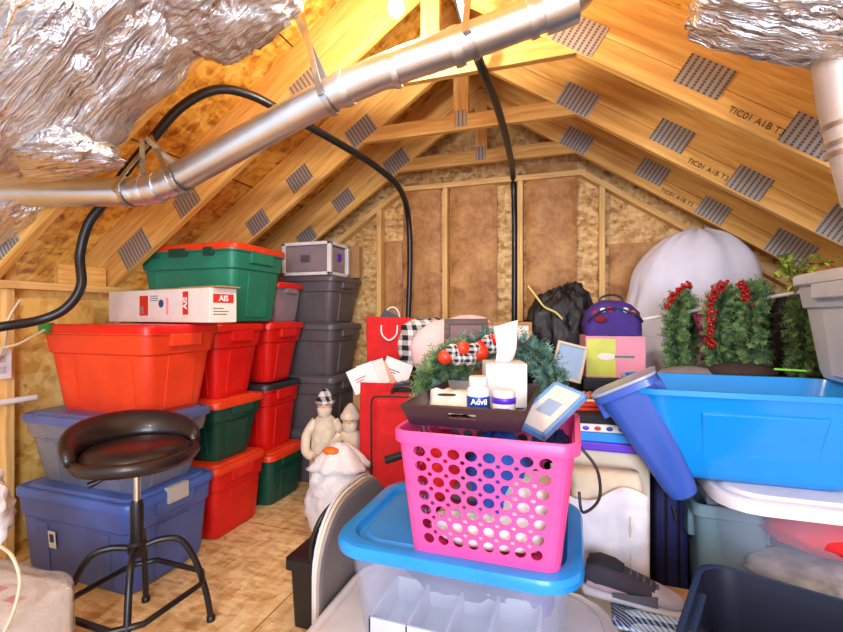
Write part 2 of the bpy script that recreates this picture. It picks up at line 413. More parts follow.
for side, xs, sg in (('left', XL, 1), ('right', XR, -1)):
    w = MB().box(min(xs, xs-sg*.02), max(xs, xs-sg*.02), YF, YB, 0, KW-.04).build('wall_'+side, PLY); tag(w, kind='structure')
    for y in [(-.33), .28, .89, 1.50, 2.11, 2.72, 3.33]:
        member('stud', (xs+sg*.03, y, .04), (xs+sg*.03, y, KW-.04), .06, .04, W2, w, up=(0,1,0))
    member('top_plate', (xs+sg*.045, YF, KW-.02), (xs+sg*.045, YB, KW-.02), .09, .04, W2, w)
    member('bottom_plate', (xs+sg*.03, YF, .02), (xs+sg*.03, YB-.1, .02), .06, .04, W2, w)

# trusses
TY = [1.42, 2.03, 2.64, 3.25]
TL = ['nearest roof truss, mostly hidden by foil insulation, below the light', 'roof truss second from camera, its plates largest, crossing behind the silver duct',
      'roof truss third from camera, between the two whose boards flank it', 'roof truss farthest back, right in front of the stud wall']
def truss(i, y, label):
    t = thing('roof_truss', label, 'roof truss', (0, y, 0), 0, 'roof trusses')
    w = .04; e = 2.6
    c = math.cos(SL)
    for s in (-1, 1):
        for (o0, dd, nm) in ((.05, .098, 'rafter_board'), (.20, .198, 'rafter_board')):
            p0 = Vector((X0, 0, under(X0)+o0/c)); p1 = Vector((X0+s*e, 0, under(X0+e)+o0/c))
            if i == 0 and False: pass
            member(nm, p0, p1, w-(.0016 if s > 0 else 0), dd, W1, t)
        if i > 0:
            offs = ((.66, .07, .20, .13), (1.12, .11, .18, .12), (1.46, .07, .17, .12), (1.86, .08, .24, .15))
        else: offs = ((1.95, .10, .2, .14),)
        for (dx, o, pl, pw) in offs:
            x = X0+s*dx; z = under(x)+o/c
            b = MB().box(-pl/2, pl/2, -pw/2, pw/2, -.0012, .0012)
            p = b.build('connector_plate', PLATE, t)
            ang = -s*SL
            p.matrix_local = Matrix.Translation((x, -w/2-.0012, z)) @ Euler((R(90), 0, 0)).to_matrix().to_4x4() @ Matrix.Rotation(ang, 4, 'Z')
    if i > 0:
        member('collar_tie', (X0-.70, 0, EYE+1.16), (X0+.70, 0, EYE+1.16), w-.0026, .092, W1, t)
        member('king_post', (X0, 0, EYE+1.206), (X0, 0, under(X0)+.1), w-.004, .092, W1, t, up=(1,0,0))
        b = MB().box(-.035, .035, -.05, .05, -.001, .001); p = b.build('connector_plate', PLATE, t)
        p.matrix_local = face_mat((X0, -w/2-.001, EYE+1.18))
        # mill stamp along the right rafter
        dx = {1: 1.29, 2: 1.28, 3: 1.26}[i]
        x = X0+dx; z = under(x)+.045/c
        text('TIC01 A1B T3', .036, 'stamp', INK, t, Matrix.Translation((x, -w/2-.0035, z-.006)) @ Euler((R(90), 0, 0)).to_matrix().to_4x4() @ Matrix.Rotation(-SL, 4, 'Z'))
        # slim web member toward the ridge
        member('web', (X0+.62, .0, EYE+1.20), (X0+.05, .0, under(X0)+.0), .036, .05, W1, t) if i == 3 else None
    return t
for i, y in enumerate(TY): truss(i, y, TL[i])
tag(member('wood_block', (XL+.05, 1.72, KW+.055), (XL+.05, 1.99, KW+.055), .04, .11, W1), 'short pine block on the left wall plate beside the stack of bins', 'wood block')
tag(member('wood_block', (XL+.03, 1.50, KW), (XL+.03, 1.50, KW+.19), .07, .05, W1, up=(0,1,0)), 'short upright pine offcut on the left wall plate by the black hose', 'wood block')

# kraft batts in the gable wall
def batt(x0, x1, z1, label, z0=.3, pink=False):
    t = thing('insulation_batt', label, 'insulation', ((x0+x1)/2, YB-.006, z0), 0, 'insulation batts')
    n, m = 8, 24; vs = []; fs = []
    for j in range(m+1):
        for i in range(n+1):
            u = i/n; v = j/m; x = (u-.5)*(x1-x0); z = v*(z1-z0)
            d = -.052-.008*noise.noise(Vector((x*9, z*5, x0*7))) if 0 < i < n else -.03
            vs.append((x, d, z))
    for j in range(m):
        for i in range(n): a = j*(n+1)+i; fs.append((a, a+1, a+n+2, a+n+1))
    MB().add(vs, fs).build('facing', KRAFT, t, smooth=60)
    MB().box(-(x1-x0)/2+.004, (x1-x0)/2-.004, -.028, 0, .004, z1-z0-.004).build('fibre', PINKINS, t, bev=.006)
batt(-1.50, -1.34, 1.9, 'narrow kraft batt strip beside the grey totes on the back wall')
batt(-1.33, -1.01, 2.36, 'kraft insulation batt behind the left black cable, pink showing on its edge')
batt(-.93, -.56, 2.29, 'kraft insulation batt left of the middle black cable on back wall')
batt(-.34, .02, 2.40, 'tallest kraft insulation batt, right of the middle black cable')
batt(.24, .58, 1.79, 'short kraft insulation batt beside the white covered tree')

# ================================================================== DUCTS, HOSES, FOIL
d = thing('air_duct', 'long round silver duct running up across the attic', 'duct', tuple(at(150,192,2.0)))
o = Vector(d.location)
pts = [at(-90,194,1.98), at(0,193,2.0), at(120,192,2.0), at(138,191,2.0), at(155,188,1.99), at(175,180,1.97), at(200,166,1.93), at(345,88,1.74), at(462,44,1.62), at(540,14,1.55), at(560,5,1.535), at(580,-12,1.52), at(590,-40,1.52)]
rr = [.0625]*len(pts)
MB().tube([p-o for p in catmull(pts, 4)], .0615, 28).build('pipe', GALV, d, smooth=40)
for a, b2, k in ((at(118,192,2.0), at(128,191.6,2.0), .0655), (at(140,191,2.0), at(146,190,2.0), .066), (at(152,189,1.99), at(160,187,1.985), .066), (at(168,184,1.977), at(176,180,1.967), .066),
                 (at(340,91,1.745), at(348,87,1.737), .066), (at(392,71,1.69), at(398,69,1.685), .0645), (at(452,49,1.63), at(462,45,1.62), .067), (at(528,19,1.56), at(536,16,1.553), .068), (at(543,13,1.548), at(575,0,1.52), .072)):
    MB().tube([a-o, (a+b2)/2-o, b2-o], [k, k+.002, k], 28).build('joint_band', GALV, d, smooth=40)
def band(name, pts, w, mat, label, cat, parent=None, side=None, th=.0015):
    pts = catmull(pts, 5); b = MB(); rings = []
    for i, p in enumerate(pts):
        t = (pts[min(i+1, len(pts)-1)]-pts[max(i-1, 0)]).normalized()
        s = Vector(side) if side else Vector((0,1,0)); s = (s-t*s.dot(t)).normalized(); n = t.cross(s)
        rings.append([p-s*w/2-n*th, p+s*w/2-n*th, p+s*w/2+n*th, p-s*w/2+n*th])
    b.loft(rings); ob = b.build(name, mat, parent); 
    if label: tag(ob, label, cat, 'metal duct straps')
    return ob
def loop_strap(c, ax, topA, topB, label):
    """a flat strap that comes down, wraps under the duct and goes back up"""
    ax = Vector(ax).normalized(); up = Vector((0,0,1)); up = (up-ax*up.dot(ax)).normalized(); sd = ax.cross(up)
    pts = [Vector(topA)] + [Vector(c)+(sd*math.cos(a)+up*math.sin(a))*.070 for a in [R(q) for q in (170, 200, 235, 270, 305, 340, 370)]] + [Vector(topB)]
    return band('duct_strap', pts, .024, STRAP, label, 'metal strap', side=ax)
axd = at(345,88,1.74)-at(200,166,1.93)
loop_strap(at(328,97,1.76), axd, at(292,6,1.80), at(300,6,1.86), 'flat metal strap hanging from the roof around the middle of the duct')
loop_strap(at(130,191,2.0), (1,.1,0), at(142,140,1.93), at(150,142,2.0), 'flat metal strap around the duct just left of its bend')
loop_strap(at(180,178,1.96), axd, at(146,138,1.93), at(150,136,1.99), 'slanting metal strap around the duct at its bend')
loop_strap(at(470,40,1.615), axd, at(456,-14,1.64), at(470,-16,1.70), 'metal strap around the upper duct near the king post')

def hose(pts, r, label):
    pts = [Vector(p) for p in pts]; c = catmull(pts, 8)
    return tag(MB().tube(c, r, 12).build('cable_sleeve', BLACK, smooth=60), label, 'cable', 'black cables')
h1 = hose([at(-30,334,1.9), at(0,327,1.95), at(40,320,2.05), at(66,308,2.1), at(81,286,2.14), at(80,255,2.16), at(88,225,2.16), at(102,205,2.16), at(125,172,2.14), at(150,142,2.08), at(180,108,2.05), at(215,90,2.05), at(250,95,2.12),
      at(290,116,2.27), at(340,144,2.55), at(375,166,2.84), at(399,188,3.1), at(408,215,3.35), at(410,260,3.41), at(408,330,3.41), at(408,380,3.41)], .021, 'thick black cable looping past the duct and down the back wall at left')
h2 = hose([at(450,-40,1.85), at(459,0,1.88), at(470,36,1.93), at(481,66,2.0), at(497,106,2.35), at(508,146,2.85), at(513,176,3.36), at(514.5,220,3.41), at(514.5,280,3.41), at(514,345,3.41)], .021, 'thick black cable running down the middle of the back wall')
for p, hh in ((at(80,250,2.16), h1), (at(216,90,2.05), h1), (at(499,110,2.38), h2), (at(512,165,3.2), h2), (at(410,232,3.385), h1)):
    pass
tag(MB().tube(catmull([at(20,300,2.25), at(8,320,2.2), at(4,345,2.2)]+[at(-5,365,2.2)], 5), .006, 6).build('electric_wire', CORD, smooth=60), 'thin cream wire above the white outlet box at left edge', 'wire')
tag(MB().tube(catmull([at(44,330,2.12), at(30,338,2.16), at(15,345,2.2), at(-10,350,2.2)], 5), .006, 6).build('electric_wire', CORD, smooth=60), 'thin cream wire sagging beneath the black hose at left', 'wire')
ob = thing('outlet_box', 'white electrical box on the left wall beside a stud', 'outlet', (XL+.063, 1.44, EYE-.24))
MB().box(-.003,.03,-.05,.05,-.075,.075).build('housing', WHITE, ob, bev=.004)
MB().box(.03,.034,-.02,.02,-.045,-.01).box(.03,.034,-.02,.02,.01,.045).build('socket', LGREY, ob, bev=.002)
tag(MB().tube([(XL+.085, .9, 1.28-.43), (XL+.085, 1.60, 1.28-.43)], .016, 10).build('white_pipe', WHITE, smooth=60), 'white plastic pipe along the left wall behind the bins', 'pipe')

# foil wrapped insulation
def foil(name, c, sz, rot, seed, label, n=44, amp=.1, crease=.2, power=.62):
    o = blob(name, FOIL, None, c, sz, seed, amp, 2.3, n, crease, power=power, rot=rot)
    b = o.data
    for v in b.vertices:
        q = Vector(v.co)*16; v.co += v.co.normalized()*noise.noise(Vector((q.x*.5, q.y*2.2, q.z))+Vector((seed,)*3))*.012
    return tag(o, label, 'insulation', 'foil insulation')
foil('foil_insulation', at(70,60,1.5), (.50,.30,.17), (R(8), -SL-R(4), R(8)), 2, 'large crumpled silver foil insulation hanging at upper left')
foil('foil_insulation', at(222,-14,1.50), (.26,.24,.12), (0, -R(22), 0), 5, 'smaller silver foil insulation bulge along the top edge, right of the largest')
foil('foil_insulation', at(20,158,1.62), (.36,.16,.055), (0, -R(2), R(10)), 8, 'narrow roll of foil just above the left end of the duct')
foil('foil_insulation', at(5,225,2.12), (.26,.14,.07), (0, -R(25), 0), 11, 'crumpled foil under the left end of the duct')
foil('foil_insulation', at(838,0,1.13), (.34,.18,.12), (0, R(18), R(8)), 14, 'grey foil wrapped insulation in the upper right corner')
d = thing('flex_duct', 'white silver duct dropping from the foil at upper right', 'duct', tuple(at(858,120,1.2))); o = Vector(d.location)
MB().tube([at(843,40,1.2)-o, at(851,100,1.2)-o, at(861,150,1.19)-o, at(873,200,1.18)-o], [.07,.07,.066,.062], 26).build('pipe', metal('bright_duct', (.92,.93,.96), .5, 5, .05, .75), d, smooth=50)
for y in (118, 136, 146):
    MB().tube([at(843+(y-20)*.13,y,1.195)-o, at(844+(y-20)*.13,y+5,1.195)-o], .0735, 26).build('joint_band', GALV, d, smooth=50)

# bulb
bl = thing('light_bulb', 'bare glowing light bulb hanging under the roof peak', 'light bulb', tuple(at(396,8,1.75)))
me_, nt, b = newmat('bulb_glow'); b.inputs['Emission Color'].default_value = (1,.9,.74,1); b.inputs['Emission Strength'].default_value = 40
MB().lathe([(.001,-.032),(.018,-.028),(.029,-.012),(.031,.004),(.026,.02),(.016,.036),(.013,.044)], 20).build('glass', me_, bl, smooth=180)
MB().lathe([(.014,.044),(.02,.046),(.022,.075),(.018,.10),(.003,.105),(.003,.62)], 16).build('socket', WHITE, bl, smooth=40)

# ================================================================== LEFT STACKS
XRt = -1.87
tote('large slate blue tote with grey latches on the floor behind the stool', -2.255, 1.725, 0, .79, .53, .445, BLUE, plastic('tote_lid_blue', rgb(78,110,190), .35), latch=GREYH, group='blue totes', inset=.032)
t = tote('smoky clear tote with blue lid on top of the large blue tote', -2.255, 1.73, .437, .78, .50, .365, CLRB, plastic('lid_slate_blue', rgb(84,100,158), .35), inset=.06, group='blue totes')
tag(blob('folded_linen', plastic('dull_blue_cloth', rgb(96,104,140), .8), None, (-2.275, 1.73, .437+.15), (.29,.16,.125), 3, .08, flat=.1), 'grey blue folded linen seen through the smoky clear tote', 'linen')
t = tote('red tote with green latch at top of the leftmost stack', -2.215, 1.77, .794, .75, .47, .452, ORED, RED, latch=None, inset=.058, liddome=.004, group='red totes')
MB().box(-.36+.02, -.36+.10, -.245, -.215, .398, .452).build('latch', plastic('green_latch', rgb(20,130,50), .4), t, bev=.004)
lb = MB().box(-.025,.025,-.0015,0,-.042,.042).build('paper_label', PAPER, None, bev=.0)
lb.parent = bpy.data.objects['storage_tote']; lb.location = (-.13, -.2385, .20); lb.rotation_euler = (R(4.5),0,0)
lb2 = MB().box(-.014,.014,-.001,0,-.02,.02).build('print', BLUEINK, lb, loc=(0,-.002,.008))
# second column
g2 = 'red and green totes'
tote('bright red tote on the floor between the blue tote and the green one', -2.23, 2.225, 0, .70, .46, .43, RED, ORED, group=g2, inset=.03)
tote('green tote with orange red lid standing on the bright red floor tote', -2.24, 2.235, .422, .70, .44, .375, DGREEN, ORED, group=g2, inset=.06)
tote('red tote under the largest green tote, above a green one', -2.24, 2.235, .789, .70, .44, .455, RED, RED, group=g2, inset=.06)
# third column
tote('low green tote with orange lid on the floor at far end of the row', -2.23, 2.70, 0, .70, .44, .36, DGREEN, ORED, group=g2, inset=.03)
tote('red tote directly on the low green floor tote', -2.25, 2.70, .352, .66, .42, .475, RED, DGREY, group=g2, inset=.045, liddome=.0)
tote('red tote under the clear box with the red lid', -2.24, 2.70, .819, .70, .43, .425, RED, RED, group=g2, inset=.07)
tb = tote('big green tote with orange red lid, highest of the left bins', -2.215, 2.34, 1.243, .77, .52, .475, plastic('sea_green_plastic', rgb(30,128,100), .38), ORED, group=g2, inset=.05)
for k in (-.22, -.06, .0, .2):
    MB().box(k-.035, k+.035, -.268, -.25, .39, .44).build('latch', DGREEN, tb, bev=.004)
tote('clear box with red lid full of pink wrap beside the grey totes', -2.17, 2.775, 1.236, .50, .32, .29, CLRG, RED, group='small clear boxes', inset=.03, r=.03, ribs=False, grooves=False)
tag(blob('pink_wrap', cloth('pink_wrap', rgb(214,110,150), .5), None, (-2.17, 2.775, 1.236+.122), (.17,.1,.11), 4, .1, flat=.1), 'pink gift wrap inside the clear box with red lid', 'gift wrap')
# grey column
for z, h, lab in ((0,.42,'grey tote at the bottom of the grey stack'), (.412,.42,'grey tote second from the bottom of the grey stack'), (.824,.405,'grey tote third from the bottom, below the topmost grey one'), (1.221,.37,'topmost grey tote, under the white drawer box')):
    tote(lab, -1.975, 3.165, z, .62, .50, h, GREY, GREY, group='stack of grey totes', inset=.05)
dr = thing('drawer_box', 'small white drawer unit with clear front on the grey totes', 'drawer unit', (-1.90, 3.06, 1.585))
f = MB(); w_, d_, h_ = .42, .30, .25
for x in (-w_/2, w_/2-.03):
    for y in (-d_/2, d_/2-.03): f.box(x, x+.03, y, y+.03, 0, h_)
f.box(-w_/2, w_/2, -d_/2, d_/2, 0, .025).box(-w_/2, w_/2, -d_/2, d_/2, h_-.025, h_)
f.build('frame', WHITE, dr, bev=.004)
q = MB().box(-w_/2+.03, w_/2-.03, -d_/2+.006, d_/2-.006, .028, h_-.03).build('drawer', CLRG, dr, bev=.004)
MB().box(-.04,.04,-d_/2-.008,-d_/2+.004,.1,.15).build('handle', GREY, q, bev=.004)
MB().box(w_/2-.022, w_/2-.012, -.09, .09, .035, h_-.04).build('side_panel', CLRG, dr, bev=.003)
MB().box(w_/2-.012, w_/2-.009, -.02, .03, .11, .17).build('sticker', PURPL, dr)
MB().ball((-.05, 0, .1), .075, 8, (1.2,1,.8)).build('contents', CARD, dr, smooth=180)
cb = tag(MB().box(-.14,.14,-.03,.03,0,.26).build('cardboard_box', CARD, loc=(-1.60,3.37,1.22), rot=(0,0,0), bev=.004), 'narrow brown cardboard box standing behind the white drawer unit', 'cardboard box')
cb.location = (-1.80, 3.345, 1.592)

# long white shipping box
bx = thing('shipping_box', 'long white cardboard box with red printed labels on top of red totes', 'cardboard box', tuple((-2.15,1.935,1.247)), R(-10))
LB, WB, HB = .92, .16, .175
MB().box(-LB/2, LB/2, -WB/2, WB/2, 0, HB).build('carton', CARDW, bx, bev=.003)
MB().box(-LB*.1, LB/2, -WB/2-.0, WB/2, HB, HB+.004).box(LB*.2, LB/2+.03, -WB/2+.02, WB/2, HB+.004, HB+.01).build('flap', CARD, bx)
def patch(x, z, w, h, mat, nm='printed_patch'): return MB().box(x-w/2, x+w/2, -WB/2-.0015, -WB/2, z-h/2, z+h/2).build(nm, mat, bx)
patch(-.10, .09, .08, .11, REDINK); patch(-.115, .065, .035, .04, PAPER); patch(.27, .10, .045, .12, REDINK)
patch(.115, .085, .02, .09, PKP); 
MB().lathe([(.022,0),(.022,.0015)], 16, M=Matrix.Translation((.06,-WB/2,.10)) @ Matrix.Rotation(R(90),4,'X')).build('round_mark', BLUEINK, bx)
text('AIS', .045, 'lettering', PAPER, bx, Matrix.Translation((.27,-WB/2-.0025,.10)) @ Euler((R(90),0,0)).to_matrix().to_4x4() @ Matrix.Rotation(R(90),4,'Z'), .001)
text('FRAGILE HANDLE', .016, 'lettering', BLUEINK, bx, face_mat((-.005,-WB/2-.001,.125))) if False else None
for k in range(3): MB().box(-.04,.03,-WB/2-.001,-WB/2,.115+k*.012,.119+k*.012).build('printed_line', BLUEINK, bx)
xe = LB/2
MB().box(xe, xe+.0015, -.06,.06,.10,.145).build('printed_patch', REDINK, bx)
text('AIS', .04, 'lettering', PAPER, bx, face_mat((xe+.0025,0,.122), 90, 90), .001)
MB().box(xe, xe+.0015, -.06,.02,.04,.044).box(xe, xe+.0015, -.06,.03,.055,.059).box(xe, xe+.0015,-.06,.0,.07,.074).build('printed_line', INK, bx)

# ================================================================== STOOL
P = at(137, 632, 1.78); sx, sy = P.x, P.y
st = thing('swivel_stool', 'black padded swivel stool with low curved back in front of blue tote', 'stool', (sx, sy, 0), YAW)
SH = .74
seat = MB().lathe([(.001,-.05),(.15,-.05),(.205,-.035),(.222,-.01),(.215,.012),(.198,.016),(.19,.008)], 40).lathe([(.19,-.01),(.187,.012),(.165,.03),(.10,.04),(.001,.043)], 40)
q_ = seat.build('seat', LEATH, st, smooth=60, loc=(0,0,SH)); q_.scale = (1.02,1.02,1)
bk = []
for i in range(33):
    a = R(42+ 190*i/32) ; k = math.sin(math.pi*i/32)**.6
    c_ = Vector((math.cos(a)*.212, math.sin(a)*.212, .012+.062*k)); rr_ = Vector((math.cos(a), math.sin(a), 0)); hz = .018+.038*k; tk = .018+.018*k
    bk.append([c_ + rr_*tk*math.cos(q) + Vector((0,0,1))*hz*math.sin(q) + rr_*.03*k*math.sin(q) for q in [2*math.pi*j/14 for j in range(14)]])
MB().loft(bk).build('backrest', LEATH, st, smooth=180, loc=(0,0,SH), rot=(0,0,0)).scale = (1.02,1.02,1)
MB().lathe([(.0,.44),(.013,.44),(.013,.72),(.0,.72)], 16).build('gas_lift', CHROME, st, smooth=40)
MB().lathe([(.02,.33),(.024,.34),(.024,.53),(.019,.55),(.001,.55)], 20).lathe([(.03,.345),(.034,.355),(.034,.38),(.02,.395)], 20).build('column', BLACK, st, smooth=40)
MB().box(-.08,.08,-.05,.05,SH-.075,SH-.05).build('mounting_plate', BLACK, st, bev=.004)
MB().tube([(-.02,0,SH-.07),(-.10,-.05,SH-.09),(-.14,-.07,SH-.105)], [.006,.006,.014], 10).build('lever', BLACK, st, smooth=60)
for k in range(4):
    a = R(-65+90*k); dx, dy = math.cos(a), math.sin(a)
    MB().tube(catmull([(dx*.015,dy*.015,.365),(dx*.09,dy*.09,.38),(dx*.155,dy*.155,.36),(dx*.205,dy*.205,.27),(dx*.245,dy*.245,.13),(dx*.265,dy*.265,.012)], 6), .0125, 12).build('leg', BLACK, st, smooth=60)
    MB().lathe([(.017,0),(.017,.02),(.012,.024)], 12, (dx*.265,dy*.265,0)).build('foot_cap', BLACK, st, smooth=60)
rg = []
for k in range(4):
    for da in (-12, 12):
        a = R(-65+90*k+da); rg.append(Vector((math.cos(a)*.236, math.sin(a)*.236, .19)))
rg2 = []
for i, p in enumerate(rg):
    q = rg[(i+1) % 8]; rg2 += [p.lerp(q, t) for t in (0, .33, .66)]
rg2 = rg2+rg2[:2]
MB().tube(rg2, .0115, 10).build('footrest_ring', BLACK, st, smooth=60)

# foil box bottom-left
fb = thing('wrapped_box', 'box wrapped in crinkled clear plastic with red print, bottom left corner', 'wrapped box', (-1.88, .83, 0), R(2))
fx = MB().box(-.33,.33,-.2,.2,0,.40).build('carton', CARDW, fb, bev=.02)
b = MB(); 
blob('plastic_wrap', FILM, fb, (0,0,.215), (.362,.232,.222), 3, .03, 4, 30, .07, power=.28)
for (x,y,w,h) in ((.27,-.10,.06,.05),(.20,-.02,.08,.05),(.24,.08,.05,.03),(.1,.1,.1,.03),(.05,-.1,.12,.03)):
    MB().box(x-w/2,x+w/2,y-h/2,y+h/2,.4,.402).build('red_print', REDINK, fb)
MB().box(.33,.332,-.12,.0,.2,.32).box(.33,.332,.03,.12,.25,.29).build('red_print', REDINK, fb)
tag(blob('plastic_bag', BAGW, None, at(-26,512,1.58), (.13,.1,.16), 6, .2, 3, 20, .25, flat=.1), 'crumpled white plastic bag at the left edge on the wrapped box', 'bag')
tag(MB().tube(catmull([at(0,546,1.35), at(12,556,1.32), at(20,580,1.30), at(14,610,1.28), at(4,632,1.27)], 6), .005, 8).build('electric_wire', CORD, smooth=60), 'thin cream cord curling over the wrapped box at bottom left', 'wire')

# ================================================================== FLOOR MIDDLE: trash bag, figurines
def tiedbag(name, mat, loc, r, h, seed, label, n=30, neck=True, cr=.3, ax=(1,1)):
    t = thing(name, label, 'bag', loc)
    rings = []; m = 36
    for i in range(n+1):
        v = i/n; rad = r*(.72+.34*math.sin(math.pi*min(1, v*1.25)**.8)) if v < .75 else r*(1.0*(1-(v-.75)/.25)**.8*.86+.14)
        if v < .04: rad *= .93
        z = h*v; ring = []
        for k in range(m):
            a = 2*math.pi*k/m
            fold = .10*math.sin(a*9+seed+v*3)*(v**2) + .05*math.sin(a*4+seed*2)
            q = Vector((math.cos(a)*2.2, math.sin(a)*2.2, v*4+seed*3)); nz = noise.noise(q)*.16+noise.noise(q*3)*.07-abs(noise.noise(q*2.1))*cr*.4
            rr_ = rad*(1+fold+nz); zz = z if i == 0 else z+noise.noise(q*1.7)*.02
            ring.append(Vector((math.cos(a)*rr_*ax[0], math.sin(a)*rr_*ax[1], max(0, zz))))
        rings.append(ring)
    MB().loft(rings).build('film', mat, t, smooth=180)
    return t
pb = at(341, 525, 2.60)
wbag = tiedbag('garbage_bag', BAGW, (pb.x, pb.y, 0),   .20, .55, 2, 'white plastic bag with an orange item on top, on the open floor', ax=(1,.8))
MB().ball((.0,0,0), .038, 8, (1.3,1,.6)).build('orange_item', ORG, wbag, smooth=180, loc=(-.03,-.06,.515))
def figurine(x, y, z0, h, label, coat, hat, beard=True):
    t = thing('figurine', label, 'figurine', (x, y, z0), YAW)
    MB().lathe([(.001,0),(.10,0),(.105,.03),(.10,h*.4),(.085,h*.62),(.07,h*.74),(.03,h*.79),(.001,h*.8)], 22).build('coat', coat, t, smooth=180)
    for s in (-1, 1):
        MB().tube(catmull([(s*.06,0,h*.73),(s*.115,-.02,h*.62),(s*.11,-.07,h*.5),(s*.05,-.11,h*.47)], 4), [.032]*6+[.03]*6+[.022], 10).build('sleeve', coat, t, smooth=180)
        MB().ball((s*.04,-.115,h*.465), .02, 6).build('hand', SKIN, t, smooth=180)
    MB().ball((0,-.005,h*.855), .05, 10, (1,1,1.15)).build('head', SKIN, t, smooth=180)
    MB().ball((0,-.056,h*.855), .009, 6).build('nose', SKIN, t, smooth=180)
    for s in (-1, 1): MB().ball((s*.018,-.049,h*.87), .006, 6).build('eye', BLACK, t, smooth=180)
    if beard: MB().lathe([(.001,-.12),(.02,-.1),(.042,-.04),(.05,0),(.03,.012)], 14, (0,-.018,h*.835)).build('beard', KNIT, t, smooth=180)
    MB().lathe([(.062,-.012),(.066,.0),(.064,.014),(.052,.03),(.036,.06),(.014,.085),(.001,.09)], 18, (0,.005,h*.885)).build('hat', hat, t, smooth=180)
    return t
p = at(325,398,3.0); figurine(p.x, p.y, 0, .80, 'taller bearded figurine in cream knit with checked cap behind the white bag', KNIT, PLW)
p = at(349,410,2.84); figurine(p.x, p.y+.02, 0, .72, 'shorter bearded figurine with cream hood, right of the taller one', KNIT, KNIT)

# black case and standing lids
kc = thing('waste_bin', 'black plastic bin with a raised handle on the floor by the leaning lids', 'bin', (-1.0, 1.70, 0), 0)
MB().loft([rrect(.20,.22,.02,0), rrect(.22,.24,.02,.24), rrect(.25,.27,.02,.242), rrect(.25,.27,.02,.285), rrect(.22,.24,.02,.295)]).build('body', BLACK, kc, smooth=35)
MB().tube(catmull([(0,-.12,.27),(.0,-.125,.36),(.03,-.10,.46),(.05,0,.50),(.03,.10,.46),(0,.125,.36),(0,.12,.27)], 5), .011, 10).build('handle', BLACK, kc, smooth=60)
for i, (x, m, lab) in enumerate(((-.762, LGREY, 'outermost light grey lid standing on edge left of the clear tote'), (-.742, CREAM, 'cream lid standing between the two other leaning lids'), (-.722, plastic('taupe_plastic', rgb(150,140,136), .4), 'taupe lid standing closest to the clear tote'))):
    t = thing('standing_cover', lab, 'lid', (x, 1.47-.02*i, .01), 0, 'lids standing on edge')
    M = Matrix.Rotation(R(90), 4, 'Y')
    def rt(ring): return [Vector((v.z, v.y, v.x)) for v in ring]
    MB().loft([rt(rrect(.64,.50,.20,-.008,8,.34)), rt(rrect(.66,.52,.21,-.006,8,.34)), rt(rrect(.66,.52,.21,.004,8,.34)), rt(rrect(.62,.48,.19,.006,8,.34)), rt(rrect(.60,.46,.18,.003,8,.34))]).build('panel', m, t, smooth=40)

# ================================================================== FOREGROUND CENTRE
tote('big white lidded tote low under the clear tote with blue lid', -.29, 1.13, 0, .82, .74, .425, WHITE, plastic('offwhite_lid', rgb(214,210,212), .4), inset=.05, r=.14)
ct = tote('clear tote with bright blue lid carrying the pink basket', -.29, 1.25, .42, .61, .47, .285, CLR, None, inset=.03, r=.09, ribs=False, grooves=False)
zt = .285
L, W = .625, .485
MB().loft([rrect(L-.012,W-.012,.10,zt-.034,8), rrect(L,W,.10,zt-.031,8), rrect(L+.004,W+.004,.10,zt-.015,8), rrect(L-.006,W-.006,.10,zt-.002,8), rrect(L-.03,W-.03,.095,zt+.002,8),
           rrect(L-.075,W-.075,.08,zt+.000,8), rrect(L-.095,W-.095,.075,zt-.012,8), rrect(L-.12,W-.12,.07,zt-.012,8), rrect(L-.135,W-.135,.065,zt-.005,8), rrect(L-.2,W-.2,.05,zt-.005,8)]).build('lid', LBLUE, ct, smooth=35)
tt = thing('plastic_tray', 'white compartment tray inside the clear tote', 'tray', (-.30,1.15,.433))
b = MB().box(-.20,.22,-.10,.10,0,.008).box(-.20,.22,-.10,-.092,.0,.075).box(-.20,.22,.092,.10,.0,.075)
for x in (-.20,-.10,0,.10,.212): b.box(x, x+.008, -.10,.10,.0,.075)
b.build('dividers', LGREY, tt, bev=.002)
tag(blob('blue_fabric', NAVY, None, (-.29,1.31,.545), (.235,.09,.10), 9, .15), 'dark blue fabric inside the clear tote behind the tray', 'fabric')
tag(blob('purple_fabric', PURP, None, (-.1,1.29,.50), (.05,.05,.06), 12, .15), 'purple fabric inside the clear tote, to the right', 'fabric')

# pink basket
BX0, BX1, BY0, BY1 = -.382, -.030, 1.045, 1.33
TX0, TX1, TY0, TY1 = -.412, .004, 1.018, 1.36
HB_ = .30
bk = thing('laundry_basket', 'bright pink plastic basket with round holes on the blue lid', 'basket', ((BX0+BX1)/2, (BY0+BY1)/2, .703))
cxb, cyb = (BX0+BX1)/2, (BY0+BY1)/2
def cornerpt(ix, iy, v):
    x = (BX0, BX1)[ix]*(1-v) + (TX0, TX1)[ix]*v - cxb; y = (BY0, BY1)[iy]*(1-v)+(TY0, TY1)[iy]*v - cyb
    return Vector((x, y, HB_*v))
RC = .035
def wallpt(side, u, v):
    """side 0 front (x rising), 1 right (y rising), 2 back, 3 left; u in 0..1 over the flat run"""
    c = [(0,0),(1,0),(1,1),(0,1)]; a = cornerpt(*c[side], v); b = cornerpt(*c[(side+1) % 4], v)
    dd = (b-a).normalized(); return a+dd*RC + (b-a-dd*2*RC)*u
b = MB()
V0, V1 = .07, .90
